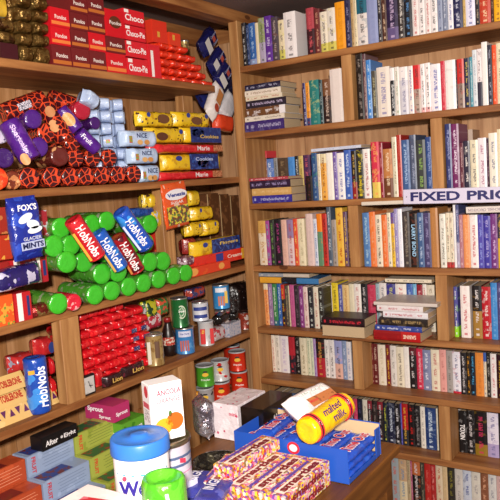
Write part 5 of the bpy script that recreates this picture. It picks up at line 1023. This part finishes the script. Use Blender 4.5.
# striped tin and juice
P = Vector((.600, -1.262, ZT)); RT = .056; HT = .155
r = can('striped_tin', 'white tin with blue hoops holding up the orange juice carton', 'tin', None, P, RT, HT, 'dcd8e4', prints=[('blue_hoop', 'rect', .0, .128, .15, .006, '4c5c80'), ('blue_hoop', 'rect', .0, .110, .15, .006, '4c5c80'), ('pink_line', 'rect', 0, .092, .15, .002, 'd080a8'), ('red_mark', 'rect', .035, .125, .012, .010, 'c02440'), ('lilac_band', 'rect', .02, .045, .1, .06, 'ccc8e0')], lid='d8c078')
col3(link('rim', lathe([(RT * 1.0, 0), (RT * 1.03, .002), (RT * 1.03, .01), (RT * .93, .012), (RT * .9, .006)], 32, 'y', 'rim'), M_METAL, r, T(0, HT - .004, 0)), '8c8068')
zt = ZT + HT + .0095
mj = facecam((.612, -1.262, zt), 20)
jw, jh, jd = .074, .125, .048
r = carton('juice_carton', 'white orange juice carton standing on the blue hooped tin', 'carton', None, mj @ T(-.006, 0, 0), jw, jh, jd, 'f0ecec', bev=.0015, texts=[('ANCOLA', .006, jh * .84, jw * .74, .012, 'b01c44'), ('ORANGE', .004, jh * .70, jw * .72, .011, '8c6c78')],
           prints=[('orange_picture', 'disc', -.010, jh * .25, .040, .036, 'f0a020'), ('orange_picture', 'disc', .015, jh * .31, .040, .038, 'd85c10'), ('leaf', 'disc', .006, jh * .45, .008, .014, '4c6c2c')])
b = r.children[0]; patch(b, 'red_flash', 'disc', T(-jw / 2 - .0003, jh * .86, .004) @ RYm(-90), .022, .026, 'c83444'); patch(b, 'red_label', 'rect', T(-jw / 2 - .0003, jh * .62, 0) @ RYm(-90), .034, .012, 'c85060'); patch(b, 'grey_lines', 'rect', T(-jw / 2 - .0003, jh * .44, 0) @ RYm(-90), .03, .026, 'a8a0a4', 'e8e4e4', None, (260, .5, -1))
# wipes tub
PT = Vector((.671, -1.412, ZT)); R_ = .0535
mt = facecam(PT)
r = thing('wipes_tub', 'white wet wipes tub with bright blue screw lid on the table', 'tub', mt)
bd = col3(link('body', lathe([(R_ * .93, .0004), (R_, .006), (R_, .197), (R_ * .96, .204)], 40, 'y', 'tub'), M_PLAS, r), 'f4f0f0')
ld = col3(link('lid', lathe([(R_ * 1.07, .199), (R_ * 1.08, .202), (R_ * 1.06, .225), (R_ * 1.02, .229), (R_ * .96, .2275), (R_ * .35, .2285), (R_ * .3, .233), (R_ * .12, .233)], 40, 'y', 'lid'), M_PLAS, r), '3474cc')
PW = lambda nm, x, y, w_, h_, c: patch(bd, nm, 'rect', T(x, y, R_), w_, h_, c, wrap='y', R=R_)
PW('cyan_line', 0, .170, .15, .003, '3c98c0'); put_text(bd, 'Wet', T(-.014, .146, R_), .066, .030, '2c1c84', wrap='y', R=R_, bold=.04); put_text(bd, 'Wipes', T(-.012, .108, R_), .084, .026, '2c1c84', wrap='y', R=R_, bold=.04)
patch(bd, 'red_mark', 'disc', T(-.034, .168, R_), .008, .01, 'd83450', wrap='y', R=R_)
# green bag in front
PG = at_depth(163, 476, 1.22); RG = .040; HG = PG.z - ZT
mt = facecam((PG.x, PG.y, ZT))
r = thing('sweet_bag', 'bright green rolled-top sweet bag in front of the wipes tub', 'bag', mt)
b = col3(link('bag', lathe([(RG * .9, .0005), (RG, .01), (RG * 1.02, HG * .5), (RG * 1.03, HG - .012), (RG * .98, HG - .004), (RG * .9, HG), (RG * .8, HG - .002), (RG * .66, HG - .012), (RG * .3, HG - .016)], 28, 'y', 'bag', .005, 4), M_FILM, r), '5cb82c', '48a020', None, (14, .6, -1))
for f in b.data.polygons: f.use_smooth = True
patch(b, 'pale_letter', 'rect', T(.006, HG - .035, RG * 1.04) @ RZ(8), .006, .04, 'c8d8e0', wrap='y', R=RG); patch(b, 'cream_sash', 'rect', T(-.022, HG - .034, RG * 1.04) @ RZ(-50), .03, .007, 'd8d8a8', wrap='y', R=RG)
# box corner at the very front
Pc = on(2, 1.0, 88, 484)
r = carton('sweet_box', 'pinkish white box with red print at the near corner of table', 'box', None, FY(Pc.x + .075, Pc.y - .09, ZT + .0002), .15, .15, .18, 'ecd8d4', 'f0e0dc', None, (20, .6, -1))
patch(r.children[0], 'red_print', 'rect', T(.0, .15, -.01) @ RXm(-90) @ RZ(10), .07, .09, 'c02430', 'd86c78', None, (40, .6, -1))
